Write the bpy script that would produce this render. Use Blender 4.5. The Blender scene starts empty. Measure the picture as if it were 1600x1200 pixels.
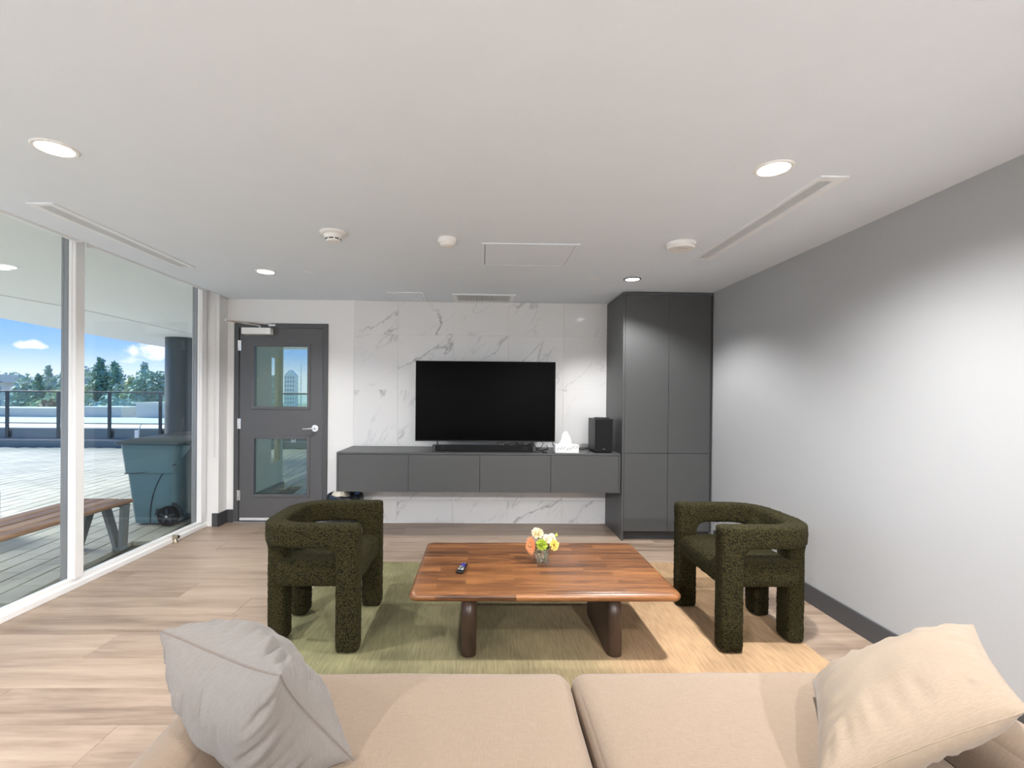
import bpy, bmesh, math, random
from mathutils import Vector, Matrix, noise

random.seed(7)
C = bpy.context.scene.collection
scene = bpy.context.scene
R = math.radians

# ------------------------------------------------------------------ camera, world, sun, exposure
cam_d = bpy.data.cameras.new('camera')
cam = bpy.data.objects.new('camera', cam_d)
C.objects.link(cam)
cam_d.sensor_width = 36.0
cam_d.lens = 748.94 / 1600 * 36.0
cam_d.shift_x = 0.02109
cam_d.shift_y = 0.01468
cam_d.clip_start = 0.05
cam_d.clip_end = 2000
cam.matrix_world = (Matrix.Translation((0, 0, 1.3986)) @ Matrix.Rotation(-0.0186, 4, 'Z')
                    @ Matrix.Rotation(math.pi / 2 - 0.0051, 4, 'X') @ Matrix.Rotation(0.0089, 4, 'Z'))
scene.camera = cam

scene.view_settings.view_transform = 'Standard'
scene.view_settings.look = 'None'
scene.view_settings.gamma = 1
scene.view_settings.use_curve_mapping = False
scene.view_settings.exposure = 1.2
scene.cycles.transparent_max_bounces = 32

SKY_STRENGTH = 1.0
LAMP_POWER = 30.0
LAMP_COLOR = (1.0, 0.99, 0.975)
SUN_POWER = 5.0


def node_tree(m):
    nt = m.node_tree
    for n in list(nt.nodes):
        nt.nodes.remove(n)
    return nt, nt.nodes, nt.links


def make_world():
    w = bpy.data.worlds.new('sky')
    scene.world = w
    w.use_nodes = True
    nt, N, L = node_tree(w)
    out = N.new('ShaderNodeOutputWorld')
    bg = N.new('ShaderNodeBackground')
    tc = N.new('ShaderNodeTexCoord')
    sep = N.new('ShaderNodeSeparateXYZ')
    L.new(tc.outputs['Generated'], sep.inputs[0])
    ramp = N.new('ShaderNodeValToRGB')
    e = ramp.color_ramp.elements
    e[0].position = 0.0
    e[0].color = (0.42, 0.49, 0.60, 1)
    e[1].position = 1.0
    e[1].color = (0.09, 0.21, 0.52, 1)
    a = e.new(0.03); a.color = (0.42, 0.48, 0.60, 1)
    a = e.new(0.075); a.color = (0.19, 0.32, 0.60, 1)
    a = e.new(0.14); a.color = (0.095, 0.23, 0.60, 1)
    L.new(sep.outputs['Z'], ramp.inputs[0])
    # scattered small clouds over the whole sky
    mp = N.new('ShaderNodeMapping')
    mp.inputs['Scale'].default_value = (5.5, 5.5, 13)
    mp.inputs['Location'].default_value = (0.37, 0.10, 0.25)
    L.new(tc.outputs['Generated'], mp.inputs[0])
    nz = N.new('ShaderNodeTexNoise')
    nz.inputs['Scale'].default_value = 1.0
    nz.inputs['Detail'].default_value = 6
    nz.inputs['Roughness'].default_value = 0.55
    L.new(mp.outputs[0], nz.inputs[0])
    cr = N.new('ShaderNodeValToRGB')
    cr.color_ramp.elements[0].position = 0.66
    cr.color_ramp.elements[1].position = 0.76
    L.new(nz.outputs['Fac'], cr.inputs[0])
    prev = cr.outputs['Color']
    # two cumulus clouds low over the trees
    for d, rad in (((-0.655, 1.0, 0.087), 0.052), ((-0.675, 1.0, 0.093), 0.035), ((-0.735, 0.80, 0.078), 0.022)):
        v = Vector(d).normalized()
        vs = N.new('ShaderNodeVectorMath'); vs.operation = 'SUBTRACT'
        L.new(tc.outputs['Generated'], vs.inputs[0]); vs.inputs[1].default_value = v
        vm = N.new('ShaderNodeVectorMath'); vm.operation = 'MULTIPLY'
        L.new(vs.outputs[0], vm.inputs[0]); vm.inputs[1].default_value = (1, 1, 2.6)
        ln = N.new('ShaderNodeVectorMath'); ln.operation = 'LENGTH'
        L.new(vm.outputs[0], ln.inputs[0])
        nn = N.new('ShaderNodeTexNoise'); nn.inputs['Scale'].default_value = 45; nn.inputs['Detail'].default_value = 5
        L.new(tc.outputs['Generated'], nn.inputs[0])
        ma = N.new('ShaderNodeMath'); ma.operation = 'MULTIPLY_ADD'
        L.new(nn.outputs['Fac'], ma.inputs[0]); ma.inputs[1].default_value = rad * 1.6
        L.new(ln.outputs['Value'], ma.inputs[2])
        mr = N.new('ShaderNodeMapRange')
        mr.inputs['From Min'].default_value = rad * 1.75
        mr.inputs['From Max'].default_value = rad * 1.25
        L.new(ma.outputs[0], mr.inputs[0])
        mx = N.new('ShaderNodeMath'); mx.operation = 'MAXIMUM'
        L.new(prev, mx.inputs[0]); L.new(mr.outputs[0], mx.inputs[1])
        prev = mx.outputs[0]
    mix = N.new('ShaderNodeMix'); mix.data_type = 'RGBA'
    L.new(prev, mix.inputs['Factor'])
    L.new(ramp.outputs['Color'], mix.inputs[6])
    mix.inputs[7].default_value = (0.66, 0.62, 0.70, 1)
    L.new(mix.outputs[2], bg.inputs['Color'])
    bg.inputs['Strength'].default_value = SKY_STRENGTH
    L.new(bg.outputs[0], out.inputs[0])


make_world()
sun_d = bpy.data.lights.new('hazy_sun', 'SUN')
sun_d.energy = SUN_POWER
sun_d.angle = R(25)
sun_d.color = (1.0, 0.96, 0.9)
sun = bpy.data.objects.new('hazy_sun', sun_d)
C.objects.link(sun)
sun.rotation_euler = Vector((0.80, -0.22, -0.58)).to_track_quat('-Z', 'Y').to_euler()


# ------------------------------------------------------------------ materials
def srgb(r, g, b):
    def f(c):
        c /= 255.0
        return c / 12.92 if c <= 0.04045 else ((c + 0.055) / 1.055) ** 2.4
    return (f(r), f(g), f(b), 1)


def mat(name, col, rough=0.5, metal=0.0, spec=0.5, bump=0.0, bscale=200.0, var=0.0, vscale=5.0, coat=0.0, sheen=0.0,
        emit=None, estr=0.0):
    m = bpy.data.materials.new(name)
    m.use_nodes = True
    nt, N, L = node_tree(m)
    out = N.new('ShaderNodeOutputMaterial')
    b = N.new('ShaderNodeBsdfPrincipled')
    L.new(b.outputs[0], out.inputs[0])
    if len(col) == 3:
        col = (*col, 1)
    b.inputs['Base Color'].default_value = col
    b.inputs['Roughness'].default_value = rough
    b.inputs['Metallic'].default_value = metal
    b.inputs['Specular IOR Level'].default_value = spec
    b.inputs['Coat Weight'].default_value = coat
    b.inputs['Sheen Weight'].default_value = sheen
    if emit:
        b.inputs['Emission Color'].default_value = emit
        b.inputs['Emission Strength'].default_value = estr
    tc = N.new('ShaderNodeTexCoord')
    nz = N.new('ShaderNodeTexNoise')
    nz.inputs['Scale'].default_value = vscale
    nz.inputs['Detail'].default_value = 4
    L.new(tc.outputs['Object'], nz.inputs[0])
    v = max(var, 0.02)
    mx = N.new('ShaderNodeMix'); mx.data_type = 'RGBA'
    L.new(nz.outputs['Fac'], mx.inputs['Factor'])
    mx.inputs[6].default_value = [c * (1 - v) for c in col[:3]] + [1]
    mx.inputs[7].default_value = [min(1, c * (1 + v)) for c in col[:3]] + [1]
    L.new(mx.outputs[2], b.inputs['Base Color'])
    if bump:
        n2 = N.new('ShaderNodeTexNoise')
        n2.inputs['Scale'].default_value = bscale
        n2.inputs['Detail'].default_value = 3
        L.new(tc.outputs['Object'], n2.inputs[0])
        bp = N.new('ShaderNodeBump')
        bp.inputs['Strength'].default_value = bump
        bp.inputs['Distance'].default_value = 0.003
        L.new(n2.outputs['Fac'], bp.inputs['Height'])
        L.new(bp.outputs[0], b.inputs['Normal'])
    return m


def glass_mat(name, tint, refl=1.0, wire=False):
    m = bpy.data.materials.new(name)
    m.use_nodes = True
    nt, N, L = node_tree(m)
    out = N.new('ShaderNodeOutputMaterial')
    tr = N.new('ShaderNodeBsdfTransparent'); tr.inputs[0].default_value = (*tint, 1)
    gl = N.new('ShaderNodeBsdfGlossy'); gl.inputs['Roughness'].default_value = 0.0
    fr = N.new('ShaderNodeFresnel')
    ge = N.new('ShaderNodeNewGeometry')
    io = N.new('ShaderNodeMapRange')      # a thin pane reflects alike from both of its faces
    io.inputs['To Min'].default_value = 1.45
    io.inputs['To Max'].default_value = 1 / 1.45
    L.new(ge.outputs['Backfacing'], io.inputs[0]); L.new(io.outputs[0], fr.inputs[0])
    mu = N.new('ShaderNodeMath'); mu.operation = 'MULTIPLY'; mu.inputs[1].default_value = refl
    L.new(fr.outputs[0], mu.inputs[0])
    mx = N.new('ShaderNodeMixShader')
    L.new(mu.outputs[0], mx.inputs[0]); L.new(tr.outputs[0], mx.inputs[1]); L.new(gl.outputs[0], mx.inputs[2])
    last = mx
    if wire:   # diamond wire cast in the pane
        tc = N.new('ShaderNodeTexCoord')
        sp = N.new('ShaderNodeSeparateXYZ'); L.new(tc.outputs['Object'], sp.inputs[0])
        masks = []
        for s in (1, -1):
            a = N.new('ShaderNodeMath'); a.operation = 'MULTIPLY_ADD'
            L.new(sp.outputs['Z'], a.inputs[0]); a.inputs[1].default_value = s * 1.0; L.new(sp.outputs['X'], a.inputs[2])
            p = N.new('ShaderNodeMath'); p.operation = 'PINGPONG'; L.new(a.outputs[0], p.inputs[0]); p.inputs[1].default_value = 0.0125
            c = N.new('ShaderNodeMath'); c.operation = 'LESS_THAN'; L.new(p.outputs[0], c.inputs[0]); c.inputs[1].default_value = 0.0009
            masks.append(c)
        mm = N.new('ShaderNodeMath'); mm.operation = 'MAXIMUM'
        L.new(masks[0].outputs[0], mm.inputs[0]); L.new(masks[1].outputs[0], mm.inputs[1])
        df = N.new('ShaderNodeBsdfDiffuse'); df.inputs[0].default_value = (0.16, 0.2, 0.17, 1)
        m2 = N.new('ShaderNodeMixShader')
        L.new(mm.outputs[0], m2.inputs[0]); L.new(mx.outputs[0], m2.inputs[1]); L.new(df.outputs[0], m2.inputs[2])
        last = m2
    L.new(last.outputs[0], out.inputs[0])
    return m


def wood_mat(name, c_dark, c_mid, c_light, axis='X', scale=1.0, rough=0.4, rand=0.25, staves=False, spec=0.5, knots=0.5):
    """grain stretched along AXIS; every object gets its own tone and its own stretch of grain"""
    m = bpy.data.materials.new(name)
    m.use_nodes = True
    nt, N, L = node_tree(m)
    out = N.new('ShaderNodeOutputMaterial')
    b = N.new('ShaderNodeBsdfPrincipled')
    L.new(b.outputs[0], out.inputs[0])
    b.inputs['Roughness'].default_value = rough
    b.inputs['Specular IOR Level'].default_value = spec
    tc = N.new('ShaderNodeTexCoord')
    oi = N.new('ShaderNodeObjectInfo')
    off = N.new('ShaderNodeMath'); off.operation = 'MULTIPLY'; off.inputs[1].default_value = 37.0
    L.new(oi.outputs['Random'], off.inputs[0])
    cmb = N.new('ShaderNodeCombineXYZ')
    for i in range(3):
        L.new(off.outputs[0], cmb.inputs[i])
    add = N.new('ShaderNodeVectorMath'); add.operation = 'ADD'
    L.new(tc.outputs['Object'], add.inputs[0]); L.new(cmb.outputs[0], add.inputs[1])
    src = add.outputs[0]
    rnd = oi.outputs['Random']
    if staves:
        # glued staves: brick pattern gives each stave its own tone
        mpb = N.new('ShaderNodeMapping'); L.new(tc.outputs['Object'], mpb.inputs[0])
        br = N.new('ShaderNodeTexBrick')
        br.inputs['Scale'].default_value = 1.0
        br.inputs['Brick Width'].default_value = 0.42
        br.inputs['Row Height'].default_value = 0.062
        br.inputs['Mortar Size'].default_value = 0.0
        br.inputs['Color1'].default_value = (0, 0, 0, 1)
        br.inputs['Color2'].default_value = (1, 1, 1, 1)
        br.offset = 0.37
        L.new(mpb.outputs[0], br.inputs[0])
        rnd = br.outputs['Color']
        ml = N.new('ShaderNodeVectorMath'); ml.operation = 'SCALE'; ml.inputs['Scale'].default_value = 5.0
        L.new(br.outputs['Color'], ml.inputs[0])
        ad2 = N.new('ShaderNodeVectorMath'); ad2.operation = 'ADD'
        L.new(src, ad2.inputs[0]); L.new(ml.outputs[0], ad2.inputs[1])
        src = ad2.outputs[0]
    mp = N.new('ShaderNodeMapping')
    sc = {'X': (0.9, 9, 9), 'Y': (9, 0.9, 9), 'Z': (9, 9, 0.9)}[axis]
    mp.inputs['Scale'].default_value = [s * scale for s in sc]
    L.new(src, mp.inputs[0])
    n1 = N.new('ShaderNodeTexNoise'); n1.inputs['Scale'].default_value = 1.3; n1.inputs['Detail'].default_value = 8
    n1.inputs['Roughness'].default_value = 0.62; n1.inputs['Distortion'].default_value = 0.6
    L.new(mp.outputs[0], n1.inputs[0])
    n2 = N.new('ShaderNodeTexNoise'); n2.inputs['Scale'].default_value = 9; n2.inputs['Detail'].default_value = 4
    L.new(mp.outputs[0], n2.inputs[0])
    am = N.new('ShaderNodeMath'); am.operation = 'MULTIPLY_ADD'; am.inputs[1].default_value = 0.25
    L.new(n2.outputs['Fac'], am.inputs[0]); L.new(n1.outputs['Fac'], am.inputs[2])
    ar = N.new('ShaderNodeMath'); ar.operation = 'MULTIPLY_ADD'; ar.inputs[1].default_value = rand
    L.new(rnd, ar.inputs[0]); L.new(am.outputs[0], ar.inputs[2])
    sb = N.new('ShaderNodeMath'); sb.operation = 'SUBTRACT'; sb.inputs[1].default_value = 0.125 + rand / 2
    L.new(ar.outputs[0], sb.inputs[0])
    cr = N.new('ShaderNodeValToRGB')
    e = cr.color_ramp.elements
    e[0].position = 0.24; e[0].color = c_dark
    e[1].position = 0.74; e[1].color = c_light
    k = e.new(0.48); k.color = c_mid
    L.new(sb.outputs[0], cr.inputs[0])
    L.new(cr.outputs['Color'], b.inputs['Base Color'])
    bp = N.new('ShaderNodeBump'); bp.inputs['Strength'].default_value = 0.12; bp.inputs['Distance'].default_value = 0.002
    L.new(n2.outputs['Fac'], bp.inputs['Height']); L.new(bp.outputs[0], b.inputs['Normal'])
    return m


def marble_mat():
    m = bpy.data.materials.new('polished_marble')
    m.use_nodes = True
    nt, N, L = node_tree(m)
    out = N.new('ShaderNodeOutputMaterial')
    b = N.new('ShaderNodeBsdfPrincipled'); L.new(b.outputs[0], out.inputs[0])
    b.inputs['Roughness'].default_value = 0.09
    b.inputs['Specular IOR Level'].default_value = 0.45
    tc = N.new('ShaderNodeTexCoord'); oi = N.new('ShaderNodeObjectInfo')
    om = N.new('ShaderNodeMath'); om.operation = 'MULTIPLY'; om.inputs[1].default_value = 53.0
    L.new(oi.outputs['Random'], om.inputs[0])
    cb = N.new('ShaderNodeCombineXYZ'); L.new(om.outputs[0], cb.inputs[0]); L.new(om.outputs[0], cb.inputs[1])
    ad = N.new('ShaderNodeVectorMath'); ad.operation = 'ADD'
    L.new(tc.outputs['Object'], ad.inputs[0]); L.new(cb.outputs[0], ad.inputs[1])
    mr_ = N.new('ShaderNodeMapping'); mr_.inputs['Rotation'].default_value = (0, R(48), 0)
    L.new(ad.outputs[0], mr_.inputs[0])
    mp = N.new('ShaderNodeMapping'); mp.inputs['Scale'].default_value = (0.7, 1, 2.0)
    L.new(mr_.outputs[0], mp.inputs[0])

    def ridge(scale, dist, width):
        n = N.new('ShaderNodeTexNoise'); n.inputs['Scale'].default_value = scale; n.inputs['Detail'].default_value = 7
        n.inputs['Roughness'].default_value = 0.55; n.inputs['Distortion'].default_value = dist
        L.new(mp.outputs[0], n.inputs[0])
        s = N.new('ShaderNodeMath'); s.operation = 'SUBTRACT'; s.inputs[1].default_value = 0.5; L.new(n.outputs['Fac'], s.inputs[0])
        a = N.new('ShaderNodeMath'); a.operation = 'ABSOLUTE'; L.new(s.outputs[0], a.inputs[0])
        r = N.new('ShaderNodeMapRange'); r.inputs['From Min'].default_value = width; r.inputs['From Max'].default_value = 0.0
        L.new(a.outputs[0], r.inputs[0])
        p = N.new('ShaderNodeMath'); p.operation = 'POWER'; p.inputs[1].default_value = 1.6; L.new(r.outputs[0], p.inputs[0])
        return p.outputs[0]
    v1 = ridge(0.8, 0.35, 0.016)
    v2 = ridge(1.7, 0.6, 0.016)
    nm = N.new('ShaderNodeTexNoise'); nm.inputs['Scale'].default_value = 1.6; nm.inputs['Detail'].default_value = 3
    L.new(mp.outputs[0], nm.inputs[0])
    mk = N.new('ShaderNodeMapRange'); mk.inputs['From Min'].default_value = 0.44; mk.inputs['From Max'].default_value = 0.60
    L.new(nm.outputs['Fac'], mk.inputs[0])
    m1 = N.new('ShaderNodeMath'); m1.operation = 'MULTIPLY'; L.new(v1, m1.inputs[0]); L.new(mk.outputs[0], m1.inputs[1])
    m2 = N.new('ShaderNodeMath'); m2.operation = 'MULTIPLY'; L.new(v2, m2.inputs[0]); L.new(mk.outputs[0], m2.inputs[1])
    m3 = N.new('ShaderNodeMath'); m3.operation = 'MULTIPLY_ADD'; m3.inputs[1].default_value = 0.35
    L.new(m2.outputs[0], m3.inputs[0]); L.new(m1.outputs[0], m3.inputs[2])
    mx = N.new('ShaderNodeMix'); mx.data_type = 'RGBA'
    L.new(m3.outputs[0], mx.inputs['Factor'])
    mx.inputs[6].default_value = (0.74, 0.74, 0.74, 1)
    mx.inputs[7].default_value = (0.38, 0.38, 0.39, 1)
    L.new(mx.outputs[2], b.inputs['Base Color'])
    return m


def rug_mat():
    m = bpy.data.materials.new('wool_rug_colour_blocks')
    m.use_nodes = True
    nt, N, L = node_tree(m)
    out = N.new('ShaderNodeOutputMaterial')
    b = N.new('ShaderNodeBsdfPrincipled'); L.new(b.outputs[0], out.inputs[0])
    b.inputs['Roughness'].default_value = 0.95
    b.inputs['Specular IOR Level'].default_value = 0.1
    tc = N.new('ShaderNodeTexCoord')
    sp = N.new('ShaderNodeSeparateXYZ'); L.new(tc.outputs['Object'], sp.inputs[0])
    n0 = N.new('ShaderNodeTexNoise'); n0.inputs['Scale'].default_value = 2.2; n0.inputs['Detail'].default_value = 4
    L.new(tc.outputs['Object'], n0.inputs[0])
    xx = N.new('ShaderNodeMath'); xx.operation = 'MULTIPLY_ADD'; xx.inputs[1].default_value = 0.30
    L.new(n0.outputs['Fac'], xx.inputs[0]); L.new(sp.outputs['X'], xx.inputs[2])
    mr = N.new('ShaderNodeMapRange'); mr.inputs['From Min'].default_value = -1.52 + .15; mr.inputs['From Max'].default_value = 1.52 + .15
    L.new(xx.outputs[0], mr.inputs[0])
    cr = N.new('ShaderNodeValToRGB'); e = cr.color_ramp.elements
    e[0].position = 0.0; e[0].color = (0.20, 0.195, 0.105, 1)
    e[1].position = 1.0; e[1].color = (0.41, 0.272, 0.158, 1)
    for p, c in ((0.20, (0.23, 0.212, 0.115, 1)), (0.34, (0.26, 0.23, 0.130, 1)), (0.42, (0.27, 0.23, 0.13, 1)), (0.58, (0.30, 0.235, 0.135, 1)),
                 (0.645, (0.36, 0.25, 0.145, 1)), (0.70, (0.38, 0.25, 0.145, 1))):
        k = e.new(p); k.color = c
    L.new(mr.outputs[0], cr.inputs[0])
    # brushed pile streaks running along the rug
    mp = N.new('ShaderNodeMapping'); mp.inputs['Scale'].default_value = (60, 5, 1); mp.inputs['Rotation'].default_value = (0, 0, R(8))
    L.new(tc.outputs['Object'], mp.inputs[0])
    n1 = N.new('ShaderNodeTexNoise'); n1.inputs['Scale'].default_value = 1.6; n1.inputs['Detail'].default_value = 5
    L.new(mp.outputs[0], n1.inputs[0])
    n2 = N.new('ShaderNodeTexNoise'); n2.inputs['Scale'].default_value = 3.5; n2.inputs['Detail'].default_value = 4
    L.new(tc.outputs['Object'], n2.inputs[0])
    sm = N.new('ShaderNodeMath'); sm.operation = 'ADD'; L.new(n1.outputs['Fac'], sm.inputs[0]); L.new(n2.outputs['Fac'], sm.inputs[1])
    st = N.new('ShaderNodeMapRange'); st.inputs['From Min'].default_value = 0.6; st.inputs['From Max'].default_value = 1.4
    st.inputs['To Min'].default_value = 0.62; st.inputs['To Max'].default_value = 1.32
    L.new(sm.outputs[0], st.inputs[0])
    mu = N.new('ShaderNodeVectorMath'); mu.operation = 'SCALE'
    L.new(cr.outputs['Color'], mu.inputs[0]); L.new(st.outputs[0], mu.inputs['Scale'])
    L.new(mu.outputs[0], b.inputs['Base Color'])
    bp = N.new('ShaderNodeBump'); bp.inputs['Strength'].default_value = 0.5; bp.inputs['Distance'].default_value = 0.004
    L.new(n1.outputs['Fac'], bp.inputs['Height']); L.new(bp.outputs[0], b.inputs['Normal'])
    return m


def paver_mat():
    m = bpy.data.materials.new('concrete_paver')
    m.use_nodes = True
    nt, N, L = node_tree(m)
    out = N.new('ShaderNodeOutputMaterial')
    b = N.new('ShaderNodeBsdfPrincipled'); L.new(b.outputs[0], out.inputs[0])
    b.inputs['Roughness'].default_value = 0.5
    tc = N.new('ShaderNodeTexCoord'); oi = N.new('ShaderNodeObjectInfo'); ge = N.new('ShaderNodeNewGeometry')
    n = N.new('ShaderNodeTexNoise'); n.inputs['Scale'].default_value = 1.1; n.inputs['Detail'].default_value = 6
    L.new(ge.outputs['Position'], n.inputs[0])
    a = N.new('ShaderNodeMath'); a.operation = 'MULTIPLY_ADD'; a.inputs[1].default_value = 0.22
    L.new(oi.outputs['Random'], a.inputs[0]); L.new(n.outputs['Fac'], a.inputs[2])
    cr = N.new('ShaderNodeValToRGB'); e = cr.color_ramp.elements
    e[0].position = 0.3; e[0].color = (0.24, 0.25, 0.215, 1)
    e[1].position = 0.85; e[1].color = (0.42, 0.425, 0.37, 1)
    L.new(a.outputs[0], cr.inputs[0]); L.new(cr.outputs['Color'], b.inputs['Base Color'])
    n2 = N.new('ShaderNodeTexNoise'); n2.inputs['Scale'].default_value = 60; L.new(ge.outputs['Position'], n2.inputs[0])
    bp = N.new('ShaderNodeBump'); bp.inputs['Strength'].default_value = 0.3; bp.inputs['Distance'].default_value = 0.003
    L.new(n2.outputs['Fac'], bp.inputs['Height']); L.new(bp.outputs[0], b.inputs['Normal'])
    return m


def boucle_mat():
    m = bpy.data.materials.new('olive_boucle')
    m.use_nodes = True
    nt, N, L = node_tree(m)
    out = N.new('ShaderNodeOutputMaterial')
    b = N.new('ShaderNodeBsdfPrincipled'); L.new(b.outputs[0], out.inputs[0])
    b.inputs['Roughness'].default_value = 0.95
    b.inputs['Specular IOR Level'].default_value = 0.15
    b.inputs['Sheen Weight'].default_value = 0.03
    b.inputs['Sheen Tint'].default_value = (0.5, 0.5, 0.25, 1)
    tc = N.new('ShaderNodeTexCoord')
    n = N.new('ShaderNodeTexVoronoi'); n.inputs['Scale'].default_value = 130
    L.new(tc.outputs['Object'], n.inputs[0])
    n2 = N.new('ShaderNodeTexNoise'); n2.inputs['Scale'].default_value = 90; n2.inputs['Detail'].default_value = 3
    L.new(tc.outputs['Object'], n2.inputs[0])
    cr = N.new('ShaderNodeValToRGB'); e = cr.color_ramp.elements
    e[0].position = 0.05; e[0].color = (0.052, 0.042, 0.0135, 1)
    e[1].position = 0.75; e[1].color = (0.0055, 0.006, 0.0025, 1)
    L.new(n.outputs['Distance'], cr.inputs[0])
    L.new(cr.outputs['Color'], b.inputs['Base Color'])
    bp = N.new('ShaderNodeBump'); bp.inputs['Strength'].default_value = 0.9; bp.inputs['Distance'].default_value = 0.005; bp.invert = True
    L.new(n.outputs['Distance'], bp.inputs['Height']); L.new(bp.outputs[0], b.inputs['Normal'])
    return m


def linen_mat(name, col, rough=0.9):
    m = bpy.data.materials.new(name)
    m.use_nodes = True
    nt, N, L = node_tree(m)
    out = N.new('ShaderNodeOutputMaterial')
    b = N.new('ShaderNodeBsdfPrincipled'); L.new(b.outputs[0], out.inputs[0])
    b.inputs['Roughness'].default_value = rough
    b.inputs['Specular IOR Level'].default_value = 0.15
    b.inputs['Sheen Weight'].default_value = 0.15
    tc = N.new('ShaderNodeTexCoord')
    outs = []
    for sc in ((500, 40, 500), (40, 500, 40)):
        mp = N.new('ShaderNodeMapping'); mp.inputs['Scale'].default_value = sc; L.new(tc.outputs['Object'], mp.inputs[0])
        n = N.new('ShaderNodeTexNoise'); n.inputs['Scale'].default_value = 1; n.inputs['Detail'].default_value = 2
        L.new(mp.outputs[0], n.inputs[0]); outs.append(n.outputs['Fac'])
    s = N.new('ShaderNodeMath'); s.operation = 'ADD'; L.new(outs[0], s.inputs[0]); L.new(outs[1], s.inputs[1])
    mr = N.new('ShaderNodeMapRange'); mr.inputs['From Min'].default_value = 0.6; mr.inputs['From Max'].default_value = 1.4
    mr.inputs['To Min'].default_value = 0.86; mr.inputs['To Max'].default_value = 1.1
    L.new(s.outputs[0], mr.inputs[0])
    mu = N.new('ShaderNodeVectorMath'); mu.operation = 'SCALE'; mu.inputs[0].default_value = col[:3]
    L.new(mr.outputs[0], mu.inputs['Scale']); L.new(mu.outputs[0], b.inputs['Base Color'])
    bp = N.new('ShaderNodeBump'); bp.inputs['Strength'].default_value = 0.25; bp.inputs['Distance'].default_value = 0.001
    L.new(s.outputs[0], bp.inputs['Height']); L.new(bp.outputs[0], b.inputs['Normal'])
    return m


M = {}
M['wall'] = mat('white_wall_paint', (0.80, 0.80, 0.80), 0.6, bump=0.05, bscale=300)
M['wall_grey'] = mat('pale_grey_wall_paint', (0.385, 0.392, 0.40), 0.55, bump=0.05, bscale=300)
M['ceil'] = mat('white_ceiling_paint', (0.79, 0.86, 0.95), 0.7, bump=0.04, bscale=300)
M['white_trim'] = mat('white_painted_aluminium', (0.88, 0.88, 0.88), 0.3)
M['white_plastic'] = mat('white_plastic', (0.84, 0.84, 0.83), 0.4)
M['vent_white'] = mat('vent_enamel', (0.86, 0.90, 0.95), 0.4)
M['vent_dark'] = mat('vent_interior', (0.07, 0.07, 0.07), 0.8)
M['base_grey'] = mat('charcoal_vinyl_baseboard', (0.058, 0.059, 0.064), 0.5)
M['door_grey'] = mat('charcoal_door_enamel', (0.098, 0.098, 0.102), 0.33, bump=0.05, bscale=60)
M['frame_grey'] = mat('door_frame_enamel', (0.075, 0.076, 0.080), 0.35)
M['cab'] = mat('matte_graphite_laminate', (0.068, 0.0705, 0.0715), 0.42, bump=0.02, bscale=400)
M['cab_edge'] = mat('graphite_edge_band', (0.085, 0.086, 0.088), 0.4)
M['cab_dark'] = mat('cabinet_plinth_black', (0.028, 0.028, 0.03), 0.5)
M['black'] = mat('black_plastic', (0.008, 0.008, 0.009), 0.4, spec=0.25)
M['blackm'] = mat('matte_black', (0.016, 0.016, 0.017), 0.6)
M['screen'] = mat('tv_screen_black', (0.002, 0.002, 0.0022), 0.2, spec=0.03)
M['bar'] = mat('soundbar_fabric', (0.012, 0.012, 0.013), 0.8, spec=0.2, bump=0.3, bscale=900)
M['bar_end'] = mat('soundbar_end_cap', (0.04, 0.04, 0.042), 0.4)
M['chrome'] = mat('satin_chrome', (0.78, 0.78, 0.78), 0.25, metal=1.0)
M['nickel'] = mat('brushed_nickel', (0.55, 0.48, 0.38), 0.3, metal=1.0)
M['alu'] = mat('grey_anodised_aluminium', (0.30, 0.30, 0.31), 0.4, metal=0.4)
M['alu_l'] = mat('pale_aluminium', (0.75, 0.76, 0.77), 0.35, metal=0.3)
M['glass'] = glass_mat('window_glass', (0.965, 0.985, 0.98), 0.7)
M['glass_wire'] = glass_mat('wired_door_glass', (0.86, 0.93, 0.86), 1.0, wire=True)
M['glass_rail'] = glass_mat('railing_glass', (0.80, 0.91, 0.91), 0.7)
M['vase_glass'] = glass_mat('vase_glass', (0.975, 0.985, 0.98), 1.0)
M['water'] = glass_mat('vase_water', (0.97, 0.98, 0.96), 0.5)
M['lens'] = mat('downlight_lens', (1, 1, 1), 0.5, emit=(1.0, 0.97, 0.92, 1), estr=9.0)
M['floor_wood'] = wood_mat('vinyl_oak_plank', (0.200, 0.140, 0.102, 1), (0.345, 0.258, 0.195, 1), (0.445, 0.345, 0.265, 1), 'X', 0.85, 0.42, 0.20)
M['table_wood'] = wood_mat('acacia_stave', (0.036, 0.015, 0.008, 1), (0.150, 0.060, 0.022, 1), (0.31, 0.130, 0.045, 1), 'X', 1.4, 0.33, 0.20, staves=True)
M['leg_wood'] = wood_mat('dark_stained_acacia', (0.022, 0.013, 0.009, 1), (0.052, 0.028, 0.018, 1), (0.085, 0.047, 0.028, 1), 'Z', 1.2, 0.38, 0.1)
M['bench_wood'] = wood_mat('bench_hardwood', (0.20, 0.115, 0.072, 1), (0.34, 0.20, 0.125, 1), (0.46, 0.31, 0.21, 1), 'Y', 1.0, 0.5, 0.3)
M['marble'] = marble_mat()
M['grout'] = mat('tile_joint', (0.85, 0.85, 0.85), 0.7)
M['rug'] = rug_mat()
M['boucle'] = boucle_mat()
M['sofa'] = linen_mat('cream_sofa_linen', (0.26, 0.194, 0.142))
M['pillow_l'] = linen_mat('shaded_pillow_linen', (0.195, 0.177, 0.163))  # same linen as the other pillow, its shade put into the colour
M['pillow_r'] = linen_mat('lit_pillow_linen', (0.275, 0.214, 0.158))  # lit tone of that one linen, light put into the colour
M['seam'] = linen_mat('pillow_seam', (0.17, 0.14, 0.12))
M['paver'] = paver_mat()
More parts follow.
